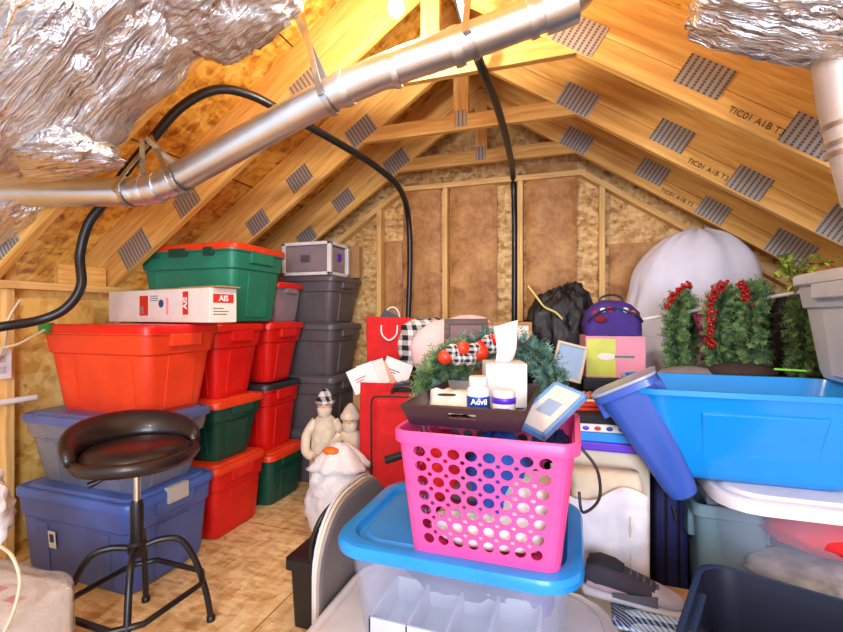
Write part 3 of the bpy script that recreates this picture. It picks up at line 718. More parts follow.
for side, (nx, ny) in enumerate(((8,7),(6,7),(8,7),(6,7))):
    k = .30  # octagon cut
    def uv(x, y): return wallpt(side, x/nx, V0+(V1-V0)*y/ny)
    for i in range(nx):
        for j in range(ny):
            cx_, cy_ = i+.5, j+.5; oc = [(.5,-.5+k),(.5,0),(.5,.5-k),(.5-k/2,.5-k/2),(.5-k,.5),(0,.5),(-.5+k,.5),(-.5+k/2,.5-k/2),(-.5,.5-k),(-.5,0),(-.5,-.5+k),(-.5+k/2,-.5+k/2),(-.5+k,-.5),(0,-.5),(.5-k,-.5),(.5-k/2,-.5+k/2)]
            vs = []; 
            for (a, c) in oc: vs.append(uv(cx_+a, cy_+c))
            for (a, c) in oc:
                th = math.atan2(c, a); vs.append(uv(cx_+.36*math.cos(th), cy_+.36*math.sin(th)))
            b.add(vs, [(q, (q+1) % 16, 16+(q+1) % 16, 16+q) for q in range(16)])
    for i in range(nx+1):
        for j in range(ny+1):
            dm = [(k,0),(k/2,k/2),(0,k),(-k/2,k/2),(-k,0),(-k/2,-k/2),(0,-k),(k/2,-k/2)]
            inside = 0 < i < nx and 0 < j < ny
            if inside:
                vs = [uv(i+a, j+c) for a, c in dm]+[uv(i+.15*a/k*(1 if abs(a)+abs(c) > 0 else 1), j+.15*c/k) if (a == 0 or c == 0) else uv(i+math.copysign(.106, a), j+math.copysign(.106, c)) for a, c in dm]
                b.add(vs, [(q, (q+1) % 8, 8+(q+1) % 8, 8+q) for q in range(8)])
            else:
                pts = [(a, c) for a, c in dm if 0 <= i+a <= nx and 0 <= j+c <= ny]
                pts = pts+[(0,0)]; mx_ = sum(a for a, c in pts)/len(pts); my_ = sum(c for a, c in pts)/len(pts)
                pts.sort(key=lambda p: math.atan2(p[1]-my_, p[0]-mx_)); b.add([uv(i+a, j+c) for a, c in pts], [tuple(range(len(pts)))])
    for (va, vb) in ((0, V0), (V1, 1)):
        b.add([wallpt(side,0,va), wallpt(side,1,va), wallpt(side,1,vb), wallpt(side,0,vb)], [(0,1,2,3)])
    # corner strip following the end of this side
    nseg = 5; rows = []
    for v in (0, V0, .5, V1, 1):
        p1 = wallpt(side,1,v); p2 = wallpt((side+1) % 4,0,v); c = [(0,0),(1,0),(1,1),(0,1)][(side+1) % 4]; kx = cornerpt(*c, v)
        rows.append([p1*(1-s)**2 + kx*2*s*(1-s) + p2*s*s for s in [q/nseg for q in range(nseg+1)]])
    b.loft(rows, False, False, closed=False)
bo = b.build('lattice_wall', PINK, bk, solid=.003)
def ringb(v, e): return rrect((BX1-BX0)*(1-v)+(TX1-TX0)*v+e, (BY1-BY0)*(1-v)+(TY1-TY0)*v+e, RC+e/2, HB_*v, 5, ((BX0+BX1)*(1-v)+(TX0+TX1)*v)/2-cxb, ((BY0+BY1)*(1-v)+(TY0+TY1)*v)/2-cyb)
def zr(r_, z): return [Vector((v.x, v.y, z)) for v in r_]
MB().loft([ringb(0,-.002), zr(ringb(0,-.004), .005)]).build('bottom', PINK, bk, bev=.001)
MB().loft([zr(ringb(1,.001),HB_-.03), zr(ringb(1,.02),HB_-.028), zr(ringb(1,.024),HB_-.004), zr(ringb(1,.016),HB_+.002), zr(ringb(1,-.002),HB_), zr(ringb(1,-.006),HB_-.03), zr(ringb(1,.001),HB_-.03)], False, False).build('rim', PINK, bk, smooth=40)
# basket contents
tag(blob('red_towel', REDF, None, (-.33,1.17,.93-.05), (.055,.09,.09), 4, .15, 3), 'red towel in the upper left of the pink basket', 'towel')
tag(blob('blue_towel', BLUEF, None, (-.185,1.19,.86), (.085,.10,.12), 7, .12, 3), 'blue towel seen through the middle holes of the pink basket', 'towel')
tag(blob('white_towel', PAPER, None, (-.10,1.15,.815), (.075,.08,.075), 5, .1, 3, power=.8), 'white towel seen through the lower holes of the pink basket', 'towel')
tag(blob('white_sheet_cloth', PAPER, None, (-.20,1.115,.752), (.145,.055,.044), 25, .1, 3, power=.8), 'white cloth along the bottom front of the pink basket', 'cloth')
tag(blob('dark_sweater', GREYF, None, (-.27,1.20,.83), (.085,.09,.04), 8, .1, 3), 'dark sweater low at left inside the pink basket', 'clothing')
tag(MB().tube(catmull([(.012,1.10,.98),(.05,1.10,.93),(.055,1.11,.86),(.02,1.12,.82),(.012,1.14,.86)],6), .0035, 8).build('black_cord', BLACK, smooth=60), 'black cord looping out of the basket on its right side', 'cord')

# tray on basket
tz = 1.012
tr = thing('serving_tray', 'dark brown wooden tray with handle slots lying on the pink basket', 'tray', (-.25, 1.235, tz), R(0))
tl, tw_ = .26, .38
tb_ = MB().box(-tl/2, tl/2, -tw_/2, tw_/2, 0, .008); tb_.build('base', BROWNM, tr, bev=.002)
def wallq(x0,y0,x1,y1,slot=False):
    dv = Vector((x1-x0, y1-y0, 0)); Lw = dv.length; u = dv/Lw; nrm = Vector((u.y, -u.x, 0)); fl = .02; hh = .05
    def P(s, t): return Vector((x0, y0, .004)) + u*(s*Lw + 0) + (nrm*fl + Vector((0,0,hh)))*t + u*((s-.5)*2*fl*t)
    b = MB()
    if slot:
        S = [0,.38,.62,1]; T = [0,.45,.72,1]
        for i in range(3):
            for j in range(3):
                if i == 1 and j == 1: continue
                b.add([P(S[i],T[j]),P(S[i+1],T[j]),P(S[i+1],T[j+1]),P(S[i],T[j+1])],[(0,1,2,3)])
    else: b.add([P(0,0),P(1,0),P(1,1),P(0,1)],[(0,1,2,3)])
    return b.build('side_wall', BROWNM, tr, solid=.009)
wallq(-tl/2,-tw_/2,tl/2,-tw_/2,True); wallq(tl/2,-tw_/2,tl/2,tw_/2); wallq(tl/2,tw_/2,-tl/2,tw_/2,True); wallq(-tl/2,tw_/2,-tl/2,-tw_/2)
tt0 = tz+.009
# tissue box
p = Vector((-.195, 1.33)); tk = thing('tissue_box', 'white cube tissue box with a tissue standing out of its top', 'tissue box', (p.x, p.y, tt0), R(16))
MB().box(-.058,.058,-.058,.058,0,.125).build('carton', WHITE, tk, bev=.003)
MB().lathe([(.03,.1252),(.03,.1262)], 20).build('opening', LGREY, tk)
rows = []
for i in range(9):
    v = i/8; rows.append([Vector(((u-.5)*(.05+.02*v)+.012*v+.006*math.sin(v*5), .012*math.sin(u*7+v*3)*(1-.3*v)+.006*v, .122+.115*v + (.02*(u-.5) if i == 8 else 0))) for u in [q/10 for q in range(11)]])
MB().loft(rows, False, False, closed=False).build('tissue', PAPER, tk, smooth=180, solid=.0008)
# bottles
bp = at(479, 396, 1.19)
pb_ = thing('pill_bottle', 'white pill bottle with blue printed label, taller of the two on tray', 'bottle', (-.235, 1.155, tt0), R(14))
MB().lathe([(.001,0),(.027,0),(.03,.003),(.03,.068),(.025,.076),(.02,.078),(.02,.08)], 28).build('bottle_body', WHITE, pb_, smooth=40)
MB().lathe([(.0235,.078),(.0245,.08),(.0245,.10),(.022,.103),(.001,.103)], 28).build('cap', WHITE, pb_, smooth=40)
MB().lathe([(.0302,.018),(.0306,.019),(.0306,.052),(.0302,.053)], 28).build('label_band', plastic('royal_blue', rgb(20,70,170), .3), pb_, smooth=40)
text('Advil', .02, 'lettering', plastic('yellowish_white', rgb(250,250,235), .4), pb_, face_mat((0,-.0318,.041)), .0006)
MB().box(-.02,.02,-.0316,-.028,.022,.026).build('green_stripe', plastic('mint', rgb(80,190,140), .4), pb_)
p2 = thing('pill_bottle', 'short white jar with purple blue band, right of the taller bottle', 'bottle', (-.166, 1.135, tt0), 0)
MB().lathe([(.001,0),(.027,0),(.029,.003),(.029,.045),(.026,.05)], 28).build('bottle_body', WHITE, p2, smooth=40)
MB().lathe([(.0292,.042),(.0298,.043),(.0298,.056),(.0292,.057)], 28).build('label_band', PURPL, p2, smooth=40)
MB().lathe([(.027,.05),(.028,.052),(.028,.072),(.025,.075),(.001,.075)], 28).build('cap', WHITE, p2, smooth=40)
for k in range(5): MB().box(-.02,.02,-.0296,-.028,.008+k*.0055,.010+k*.0055).build('printed_line', BLUEINK, p2)
pp = thing('paper_sheets', 'crumpled papers with a dark oval print lying in the tray at left', 'papers', (-.315,1.19,tt0), R(10))
rows = [[Vector(((u-.5)*.13, (v-.5)*.14, .006+.03*abs(noise.noise(Vector((u*4, v*4, 3))))+(.05*max(0, v-.6)*2))) for u in [q/8 for q in range(9)]] for v in [q/8 for q in range(9)]]
MB().loft(rows, False, False, closed=False).build('sheet', PAPER, pp, smooth=180, solid=.001)
MB().lathe([(.022,0),(.022,.003)], 18, M=Matrix.Translation((-.01,-.045,.05)) @ Matrix.Diagonal((1.1,.6,1,1)), c=(0,0,0)).build('oval_print', BLACK, pp)
MB().box(-.05,.04,.0,.05,.004,.008).build('tan_print', SKIN, pp)
# light blue photo frame leaning in basket corner
fr = thing('picture_frame', 'light blue picture frame leaning out of the basket, right of tray', 'picture frame')
A_, B_, D_ = at(565,379,1.30), at(577,402,1.21), at(523,417,1.20)
xa = (A_-D_).normalized(); ya = (A_-B_); ya = (ya-xa*ya.dot(xa)).normalized(); za = xa.cross(ya)
if za.dot(Vector((0,0,EYE+.3))-A_) < 0: pass
M_ = Matrix((xa, ya, za)).transposed().to_4x4(); M_.translation = (B_+D_)/2; fr.matrix_world = M_
fw, fh = (A_-D_).length, .10
sgn = 1 if za.z > 0 or za.y < 0 else -1
b = MB().box(-fw/2,fw/2,-fh/2,-fh/2+.01,-.011,.011).box(-fw/2,fw/2,fh/2-.01,fh/2,-.011,.011).box(-fw/2,-fw/2+.01,-fh/2,fh/2,-.011,.011).box(fw/2-.01,fw/2,-fh/2,fh/2,-.011,.011)
b.build('frame', FRAMEB, fr, bev=.002)
MB().box(-fw/2+.009,fw/2-.009,-fh/2+.009,fh/2-.009,-.007,.007).build('picture', CARDW, fr)
MB().box(-.03,.03,-.02,.025,-.0075,.0075).build('printed_patch', CLOUDB, fr)
tag(blob('dark_wires', BLUEF if False else NAVY, None, at(556,446,1.22), (.04,.05,.045), 3, .25, 4, 16, .3), 'tangle of navy fabric in the right end of the pink basket', 'fabric')

# ================================================================== SUPPORT TOTES BEHIND
tote('charcoal tote on the floor behind the pink basket', -.345, 1.86, 0, .54, .48, .45, DGREY, DGREY, group='charcoal support totes')
tote('charcoal tote under the wreath behind the tray', -.345, 1.86, .442, .54, .48, .46, DGREY, DGREY, group='charcoal support totes')
tote('charcoal tote on the floor under the red gift bag', -.72, 2.60, 0, .53, .46, .45, DGREY, DGREY, group='charcoal support totes')
tote('charcoal tote directly under the red gift bag and pillow', -.72, 2.60, .442, .53, .46, .46, DGREY, DGREY, group='charcoal support totes')
tote('charcoal tote on the floor under the black trash bag', -.13, 2.66, 0, .78, .50, .45, DGREY, DGREY, group='charcoal support totes')
tote('charcoal tote directly under the black trash bag', -.13, 2.66, .442, .78, .50, .46, DGREY, DGREY, group='charcoal support totes')
SZ = .902

# red gift bag
def openbag(name, label, x, y, z, w, d_, h, mat, rz, trim=None, handles=True, cat='bag', handmat=WHITE):
    t = thing(name, label, cat, (x, y, z), rz)
    rings = [rrect(w,d_,.01,0), rrect(w,d_,.01,h*.3), rrect(w*1.03,d_*.95,.01,h*.7), rrect(w*1.06,d_*.8,.01,h), rrect(w*1.05,d_*.78,.01,h-.004), rrect(w*.98,d_*.9,.01,.02)]
    b = MB().loft([jitter(r_, .01, 7, 3) for r_ in rings]); b.build('bag_body', mat, t, smooth=30)
    if trim: MB().loft([rrect(w+.008,d_+.008,.012,.004), rrect(w+.012,d_+.008,.012,h*.22)]).build('plaid_band', trim, t)
    if handles:
        for s in (-1, 1):
            yy = s*(d_*.42)
            MB().tube(catmull([(-w*.18,yy*1.05+s*.006,h*.86),(-w*.16,yy*1.1+s*.008,h*.70),(0,yy*1.1+s*.012,h*.60),(w*.16,yy*1.1+s*.008,h*.70),(w*.18,yy*1.05+s*.006,h*.86)] if s < 0 else [(-w*.18,yy,h*.86),(-w*.14,yy,h*1.1),(0,yy,h*1.18),(w*.14,yy,h*1.1),(w*.18,yy,h*.86)], 5), .006, 8).build('handle', handmat, t, smooth=60)
    return t
p = at(391, 360, 2.97)
openbag('gift_bag', 'red gift bag with white rope handle and plaid band by the grey totes', p.x, p.y, SZ, .29, .15, .37, REDF, R(14), PLR)
bkq = thing('hardback_book', 'dark book sticking up behind the red gift bag', 'book', (p.x-.04, p.y-.01, SZ+.27), 0, rot=(0,R(28),R(14)))
MB().box(-.07,.07,-.018,.018,0,.13).build('pages', PAPER, bkq, bev=.001)
MB().box(-.073,.073,-.022,-.018,-.003,.133).box(-.073,.073,.018,.022,-.003,.133).build('cover', BLACK, bkq)
# checked blanket and pillow
tag(blob('checked_blanket', PLW, None, at(428,345,2.80), (.19,.10,.17), 21, .08, 3, 20, .1, power=.7), 'black and white checked blanket between gift bag and pale pillow', 'blanket')
pil = blob('pillow', PINKF, None, at(455,346,2.62), (.26,.08,.17), 22, .06, 2, 20, .05, power=.75, rot=(R(-15),R(-12),R(15))); tag(pil, 'pale pink pillow behind the dark picture frame', 'pillow')
def pframe(label, c, w, h, t_, mat, pic, rot):
    f = thing('picture_frame', label, 'picture frame', tuple(c), 0, 'frames on the pile', rot)
    MB().box(-w/2,w/2,-.012,.012,-h/2,-h/2+t_).box(-w/2,w/2,-.012,.012,h/2-t_,h/2).box(-w/2,-w/2+t_,-.012,.012,-h/2+t_,h/2-t_).box(w/2-t_,w/2,-.012,.012,-h/2+t_,h/2-t_).build('frame', mat, f, bev=.003)
    MB().box(-w/2+t_,w/2-t_,-.004,.006,-h/2+t_,h/2-t_).build('picture', pic, f)
    return f
f1 = pframe('dark carved wooden picture frame in front of the pink pillow', at(466,338,2.32)-Vector((0,0,.03)), .225, .26, .03, DWOOD, plastic('dull_print', rgb(120,84,84), .5), (R(-8),0,R(14)))
f2 = pframe('tan wooden picture frame behind the tissue box', at(509,344,2.45), .25, .24, .018, TWOOD, CARDW, (R(-8),0,R(16)))

# garland / wreath builder
def wreath_mesh(path, r, dens, ln, seed, closed=False):
    rnd = random.Random(seed); b = MB()
    path = [Vector(p) for p in path]
    for i in range(len(path)-1):
        a, c = path[i], path[i+1]; t = (c-a)
        for _ in range(dens):
            p = a.lerp(c, rnd.random()); d_ = Vector((rnd.gauss(0,1), rnd.gauss(0,1), rnd.gauss(0,1))); tn = t.normalized(); d_ = (d_-tn*d_.dot(tn)*.5).normalized()
            base = p + d_*r*rnd.uniform(.1,.75); tip = base + (d_+tn*rnd.uniform(-.3,.7)).normalized()*ln*rnd.uniform(.7,1.3)
            # a sprig: stem with needles both sides
            ax = (tip-base); s1 = ax.cross(Vector((rnd.gauss(0,1), rnd.gauss(0,1), rnd.gauss(0,1)))).normalized()
            n_ = 4
            for q in range(n_):
                o_ = base+ax*(q+.6)/n_; 
                for sg in (-1, 1):
                    e = o_ + (s1*sg*.8+ax.normalized()*.7)*ln*.42
                    wv = ax.normalized()*.0034
                    b.add([o_-wv, e, o_+wv], [(0,1,2)])
            s2 = s1*.0034; b.add([base-s2, tip, base+s2], [(0,1,2)])
    return b
def circ(r_, n, M): return [M @ Vector((math.cos(2*math.pi*k/n)*r_, math.sin(2*math.pi*k/n)*r_, 0)) for k in range(n+1)]
def wreath(label, c, rot, rad, thick, mat, seed, dens=26, berries=None, sag=1.0, ln=.045):
    t = thing('fir_wreath', label, 'wreath', tuple(c), 0, 'fir wreaths', rot)
    path = circ(rad, 30, Matrix.Diagonal((1, sag, 1, 1)))
    MB().tube(path, thick*.45, 8).build('core', plastic('twig', rgb(40,52,30), .9), t)
    wreath_mesh(path, thick, dens, ln, seed).build('foliage', mat, t)
    return t
cw = at(500, 375, 1.90)
wt = wreath('blue green fir wreath with checked bow behind the tissue box', (cw.x, cw.y+.02, 1.02), (R(38),0,R(16)), .215, .062, FIRB, 31, 44, ln=.05)
# left part is greener: a separate sprig garland
gl = thing('fir_garland', 'sage green fir garland on the left of the blue green wreath', 'garland', tuple(at(445,378,1.95)))
pth = catmull([(-.06,.02,-.10),(-.05,0,-.02),(.0,-.02,.06),(.08,0,.09)], 5)
MB().tube(pth, .02, 8).build('core', plastic('twig2', rgb(40,52,30), .9), gl)
wreath_mesh(pth, .07, 60, .05, 33).build('foliage', FIRG, gl)
def bow(name, label, c, s, mat, mat2):
    t = thing(name, label, 'bow', tuple(c), YAW)
    k_ = 0
    for (x, z, m) in ((-.55,.1,mat),(.0,.25,mat2),(.6,.15,mat),(-.25,-.3,mat),(.35,-.3,mat),(-.95,-.2,mat2),(.95,0,mat2)):
        blob('loop', m, t, (x*s, -s*.1, z*s), (s*.42, s*.3, s*.40), 3+k_, .12, 2.4, 10, .15); k_ += 1
    return t
bow('ribbon_bow', 'checked and red ribbon bow left of the tissue box', at(463,353,1.80), .075, PLS, ORED)
bow('ribbon_bow', 'smaller checked bow right behind the tissue', at(496,343,1.95), .07, PLS, RED)

# black garbage bag
p = at(560, 340, 2.82)
gb = thing('garbage_bag', 'shiny black trash bag leaning against the back wall', 'bag', (p.x+.02, p.y-.03, SZ))
b = MB().ball((0,0,0), 1, 56)
for i_, v in enumerate(b.v):
    q = v*1.6+Vector((4,2,7)); d_ = noise.noise(q)*.16 + (1-abs(noise.noise(q*2.2))*2)*.10 + (1-abs(noise.noise(Vector((q.x*5, q.y*5, q.z*2.2)))*2))*.06 - .1
    w_ = v*(1+d_); z_ = w_.z
    w_.z = max(w_.z, -.82)
    b.v[i_] = Vector((w_.x*.23*(1-.12*max(0,z_)), w_.y*.17, (w_.z+.82)*.315))
b.build('film', BAGB, gb, smooth=180)
MB().tube(catmull([(-.20,-.14,.56),(-.14,-.16,.48),(-.10,-.17,.43),(-.04,-.19,.40),(.0,-.195,.36)], 5), [.006]*21, 8).build('tie', plastic('pale_tie', rgb(214,200,120), .5), gb)
gb2 = blob('garbage_bag', BAGB, None, (p.x-.20, p.y-.12, SZ+.16), (.15,.13,.2), 9, .14, 3, 24, .4, flat=.2); tag(gb2, 'smaller black plastic bag low at left of the shiny one', 'bag')

# box + lunch bag
p = at(611, 375, 2.40)
gx = thing('printed_box', 'lime and pink printed box under the purple lunch bag', 'box', (p.x, p.y, SZ+.06), R(8))
MB().box(-.145,.145,-.10,.10,0,.215).build('carton', plastic('pink_carton', rgb(220,150,160), .5), gx, bev=.002)
MB().box(-.14,.0,-.1015,-.10,.008,.2).build('lime_panel', YEL, gx); MB().box(.0,.14,-.1015,-.10,.008,.2).build('pink_panel', PKP, gx)
MB().ball((0,0,0), .03, 8, (1.5,.02,.6)).build('printed_oval', PAPER, gx, loc=(-.045,-.102,.11), smooth=180)
MB().box(-.03,.09,-.1022,-.1015,.105,.115).build('printed_line', plastic('teal_ink', rgb(60,130,120), .5), gx)
sb = tote('charcoal flat tote holding up the lime and pink box', .19, 2.62-.01, SZ, .10, .10, .055, DGREY, None) if False else None
lbk = thing('lunch_bag', 'purple lunch bag with colourful trim on the printed box', 'bag', (p.x, p.y, SZ+.276), R(8))
rings = [rrect(.27,.17,.04,0), rrect(.285,.18,.05,.06), rrect(.27,.17,.06,.12), rrect(.20,.13,.06,.165), rrect(.1,.08,.03,.185)]
MB().loft([jitter(r_, .012, 9, 4) for r_ in rings]).build('bag_body', PURP, lbk, smooth=50)
MB().tube(catmull([(-.06,0,.17),(-.05,0,.20),(0,0,.215),(.05,0,.20),(.06,0,.17)], 5), .006, 8).build('handle', BLACK, lbk, smooth=60)
MB().tube(catmull([(-.13,-.082,.07),(-.10,-.09,.11),(0,-.082,.142),(.10,-.09,.11),(.135,-.082,.07)], 5), .006, 8).build('zipper', BLACK, lbk, smooth=60)
for i, (x, z, m) in enumerate(((-.09,.12,REDF),(-.055,.135,PAPER),(-.02,.14,REDF),(.02,.14,BLUEF),(.055,.135,PAPER),(.09,.12,ORG))):
    MB().ball((x,-.072,z-.006), .017, 6, (1,.5,1)).build('trim_patch', m, lbk, smooth=180)
MB().ball((-.07,-.092,.085), .026, 8, (1.2,.25,.7)).build('badge', DREDF, lbk, smooth=180)
tag(MB().box(-.16,.16,-.12,.12,0,.058).build('board_game', DGREY, loc=(p.x,p.y,SZ), rot=(0,0,R(8)), bev=.003), 'flat dark box under the lime and pink printed box', 'box')
# leaning picture between wreath and printed box
f3 = pframe('blue picture in cream frame leaning left of the printed box', at(569,362,2.28), .15, .19, .014, CREAM, CLOUDB, (R(-12),R(14),R(10)))

# covered tree
p = at(690, 330, 2.72)
ctr = thing('covered_tree', 'bulky shape draped in a white sheet at the right of back wall', 'covered tree', (p.x, p.y, 0))
rings = []
for i in range(40):
    v = i/39; z = 1.80*v
    rad = .40*(1 if v < .5 else max(.02, (1-((v-.5)/.502)**3.6)**.5)); ring = []
    if v > .80: rad *= 1+.05*math.sin((v-.8)/.2*math.pi)
    for k in range(72):
        a = 2*math.pi*k/72; q = Vector((math.cos(a)*1.4, math.sin(a)*1.4, z*.8))
        ff = .05*math.sin(a*8+3*noise.noise(q*1.5))*max(0, .75-v)+.16*noise.noise(q*1.3)-.06*abs(noise.noise(Vector((math.cos(a)*3, math.sin(a)*3, z*3))))
        lean = .04*v
        ring.append(Vector((math.cos(a)*rad*(1+ff)+lean, math.sin(a)*rad*.6*(1+ff), z+.03*noise.noise(q*2+Vector((3,1,7))))))
    rings.append(ring)
MB().loft(rings).build('sheet', WHF, ctr, smooth=180)

# rod with wreaths
RA, RBp = at(634,321,2.42), at(800,292,1.95)
tag(MB().tube([RA, RBp + (RBp-RA)*.12], .009, 10).build('hanging_rod', WHITE, smooth=60), 'white rod slanting across, carrying the fir wreaths', 'rod')
rd = (RBp-RA).normalized()
def hangw(px, py, zz, rad, mat, seed, label, th=.038, tw=0, dens=40):
    c = at(px, py, zz); z = math.atan2(rd.y, rd.x)
    return wreath(label, c, (0, R(90), z+R(tw)), rad, th, mat, seed, dens, ln=.042, sag=.85)
w1 = hangw(682, 333, 2.28, .165, FIR, 41, 'leftmost fir wreath on the white rod, with berries on top')
w2 = hangw(724, 333, 2.16, .18, FIR, 42, 'fir wreath second from the left on the rod, red berries at its left')
w3 = hangw(754, 328, 2.08, .175, FIR, 43, 'fir wreath third from the left on the white rod')
w4 = hangw(803, 335, 2.00, .15, FIR, 44, 'fir wreath farthest right, beside the light grey tote')
def berries(path, r_, n, seed, name='berry_cluster', label='', mat=BERRY):
    rnd = random.Random(seed); b = MB(); o_ = Vector(path[0]); path = catmull(path, 4)
    for _ in range(n):
        p = path[rnd.randrange(len(path))] + Vector((rnd.gauss(0,1), rnd.gauss(0,1), rnd.gauss(0,1)))*r_*.5; b.ball(p-o_, .008, 4)
    return tag(b.build(name, mat, smooth=180, loc=o_), label, 'berries')
berries([at(668,306,2.15), at(676,292,2.14), at(690,285,2.14)], .016, 60, 1, label='red berries over the top of the leftmost hanging wreath')
berries([at(712,345,2.02), at(711,320,2.02), at(714,295,2.02), at(724,284,2.02)], .018, 110, 2, label='red berry garland down the left edge of the second wreath')
berries([at(740,284,1.98), at(746,290,1.98), at(747,300,1.98)], .014, 50, 3, label='red berries hanging between the second and third wreaths')
pr = thing('plaid_ribbon', 'plum plaid ribbon hanging between the first two wreaths', 'ribbon', tuple(at(702,335,2.12)))
rows = [[Vector((-.035+.07*u+.03*math.sin(v*2), .02*math.sin(u*5+v*6), .10-.22*v)) for u in [q/6 for q in range(7)]] for v in [q/10 for q in range(11)]]
MB().loft(rows, False, False, closed=False).build('strip', PLP, pr, smooth=180, solid=.003)
# dark drapes behind wreaths
dk = at(793, 320, 2.5)
tag(blob('dark_garment_bag', cloth('plum_black_fabric', rgb(34,18,30)), None, (dk.x, dk.y, .70), (.17,.10,.70), 17, .05, 2, 20, .06, flat=.02, power=.7), 'dark plum garment bag hanging behind the wreaths at right', 'garment bag')

# potted foliage on grey tote
pl = thing('artificial_plant', 'yellow green leafy sprig above the light grey tote', 'plant', tuple(at(795,275,1.95)))
rnd = random.Random(5); b = MB(); stems = MB()
for i in range(7):
    e = Vector((rnd.uniform(-.06,.16), rnd.uniform(-.03,.05), rnd.uniform(-.02,.10))); pa = catmull([(0,0,-.08), (e.x*.4, e.y*.5, e.z*.7), e], 4); stems.tube(pa, .003, 5)
    for q in pa[2:]:
        for _ in range(2):
            d_ = Vector((rnd.gauss(0,1), rnd.gauss(0,1), rnd.gauss(0,.6))).normalized()*.035; s_ = d_.cross(Vector((0,0,1))).normalized()*.013
            b.add([q, q+d_*.5+s_+Vector((0,0,.006)), q+d_, q+d_*.5-s_+Vector((0,0,.006))], [(0,1,2),(0,2,3)])
b.build('leaves', LEAF, pl); stems.build('stems', ORG if False else plastic('stem', rgb(120,110,40), .6), pl)

# ================================================================== LEFT-CENTRE: red bag with letters, suitcase
p = at(403, 470, 2.42)
sc1 = thing('suitcase', 'red soft suitcase with black piping standing behind the clear tote', 'suitcase', (p.x, p.y, 0), R(8))
MB().box(-.15,.15,-.08,.08,.02,.86).build('shell', REDF, sc1, bev=.03)
MB().tube(catmull([(-.145,-.105,.80),(-.14,-.105,.845),(-.10,-.105,.862),(.10,-.105,.862),(.14,-.105,.845),(.145,-.105,.80)], 4), .005, 8).tube([(-.145,-.105,.05),(-.145,-.105,.80)], .005, 8).tube([(.145,-.105,.05),(.145,-.105,.80)], .005, 8).build('piping', BLACK, sc1, smooth=60)
MB().tube(catmull([(-.06,0,.858),(-.05,0,.89),(0,0,.90),(.05,0,.89),(.06,0,.858)], 4), .009, 8).build('handle', BLACK, sc1, smooth=60)
for x in (-.1, .1):
    for y in (-.05, .05): MB().ball((x,y,.02), .02, 6).build('wheel', BLACK, sc1, smooth=180)
p = at(379, 430, 2.70)
rb = openbag('tote_bag', 'red cloth tote bag stuffed with envelopes left of the red suitcase', p.x, p.y, .0, .20, .12, .89, REDF, R(8), None, False)
for i, (dx, dz, ang, m, lab) in enumerate(((-.05,.0,-24,PAPER,'white envelope leaning leftmost in the red tote bag'), (.0,.02,-18,CARDW,'second envelope from the left in the red tote bag'), (.05,.0,-30,SKIN,'tan envelope between the white ones in red tote bag'), (.09,.03,20,PAPER,'white envelope leaning right in the red tote bag'))):
    e = thing('envelope', lab, 'envelope', (p.x-.01+dx*.9, p.y-.03+.02*i, .84+dz), 0, 'envelopes in the red tote bag', (0,R(ang),R(12)))
    MB().box(-.085,.085,-.002,.002,0,.15).build('paper', m, e); MB().box(-.05,.02,-.003,-.002,.08,.085).box(-.05,.0,-.003,-.002,.065,.07).build('printed_line', BLUEINK if i % 2 else REDINK, e)
tag(MB().box(-.18,.18,-.12,.12,0,.898).build('cardboard_box', CARD, loc=(-1.20,2.785,0), bev=.004), 'tan cardboard box under the red gift bag beside the figurines', 'cardboard box')
hb = thing('cart_handle', 'black padded handle bar sticking out left of the pink basket', 'handle', tuple(at(398,455,1.75)))
MB().tube([(-.05,0,-.025),(.06,.0,.02)], .016, 12).build('grip', BLACK, hb, smooth=60); MB().tube([(.05,.01,.01),(.055,.015,-.30)], .014, 10).build('tube', GREYF, hb, smooth=60)

# ================================================================== CENTRE-RIGHT PILE
tag(MB().box(-.17,.17,-.17,.17,0,.79).build('cardboard_box', CREAM, loc=(.085,1.93,0), bev=.006), 'tall cream box under the purple and blue lids', 'cardboard box')
pz = .792
for i, (h, m, dx, lab, nm, sx_) in enumerate(((.032,PURPL,0,'purple flat lid on the tall cream box','flat_case',.19), (.034,LBLUE,.0,'blue flat case on the purple lid','flat_case',.185), (.03,CARDW,-.005,'white patterned game box on the blue case','board_game',.175), (.03,BLKF,.01,'black folder pile under the red ribbon','folder',.165))):
    o_ = thing(nm, lab, 'lid' if i == 0 else 'box', (.095+dx, 1.90, pz), R(i*2))
    MB().box(-sx_,sx_,-.16,.16,0,h).build('shell', m, o_, bev=.005)
    if i == 2:
        for k in range(8): MB().ball((-.14+k*.04,-.161,.015), .009, 6, (1.3,.15,.9)).build('printed_mark', (REDINK, BLUEINK, PURPL)[k % 3], o_, smooth=180)
    pz += h+.001
rb2 = thing('red_ribbon', 'folded red orange ribbon roll on the black folder', 'ribbon', (.06,1.83,pz), R(10))
MB().box(-.07,.09,-.03,.03,0,.016).box(-.05,.07,-.035,.02,.016,.03).build('folds', REDINK, rb2, bev=.006)
MB().lathe([(.022,0),(.022,.04)], 14, M=Matrix.Translation((.09,0,.025)) @ Matrix.Rotation(R(80),4,'Y')).build('roll', REDF, rb2, smooth=40)
tag(MB().box(-.13,.13,-.10,.10,0,.012).build('paper_stack', PAPER, loc=(.13,2.02,pz+.001), rot=(0,R(0),R(8)), bev=.002), 'white stack of papers behind the red ribbon', 'papers')
cr_ = MB()
for k in range(9): cr_.tube([(-.09+k*.022,-.03,.012),(-.09+k*.022+.01,.03,.012)], .011, 8)
tag(cr_.build('clay_coil', BRICKP, loc=(.10,2.02,pz+.014), smooth=60), 'orange brown ribbed coil on the white papers', 'decoration')
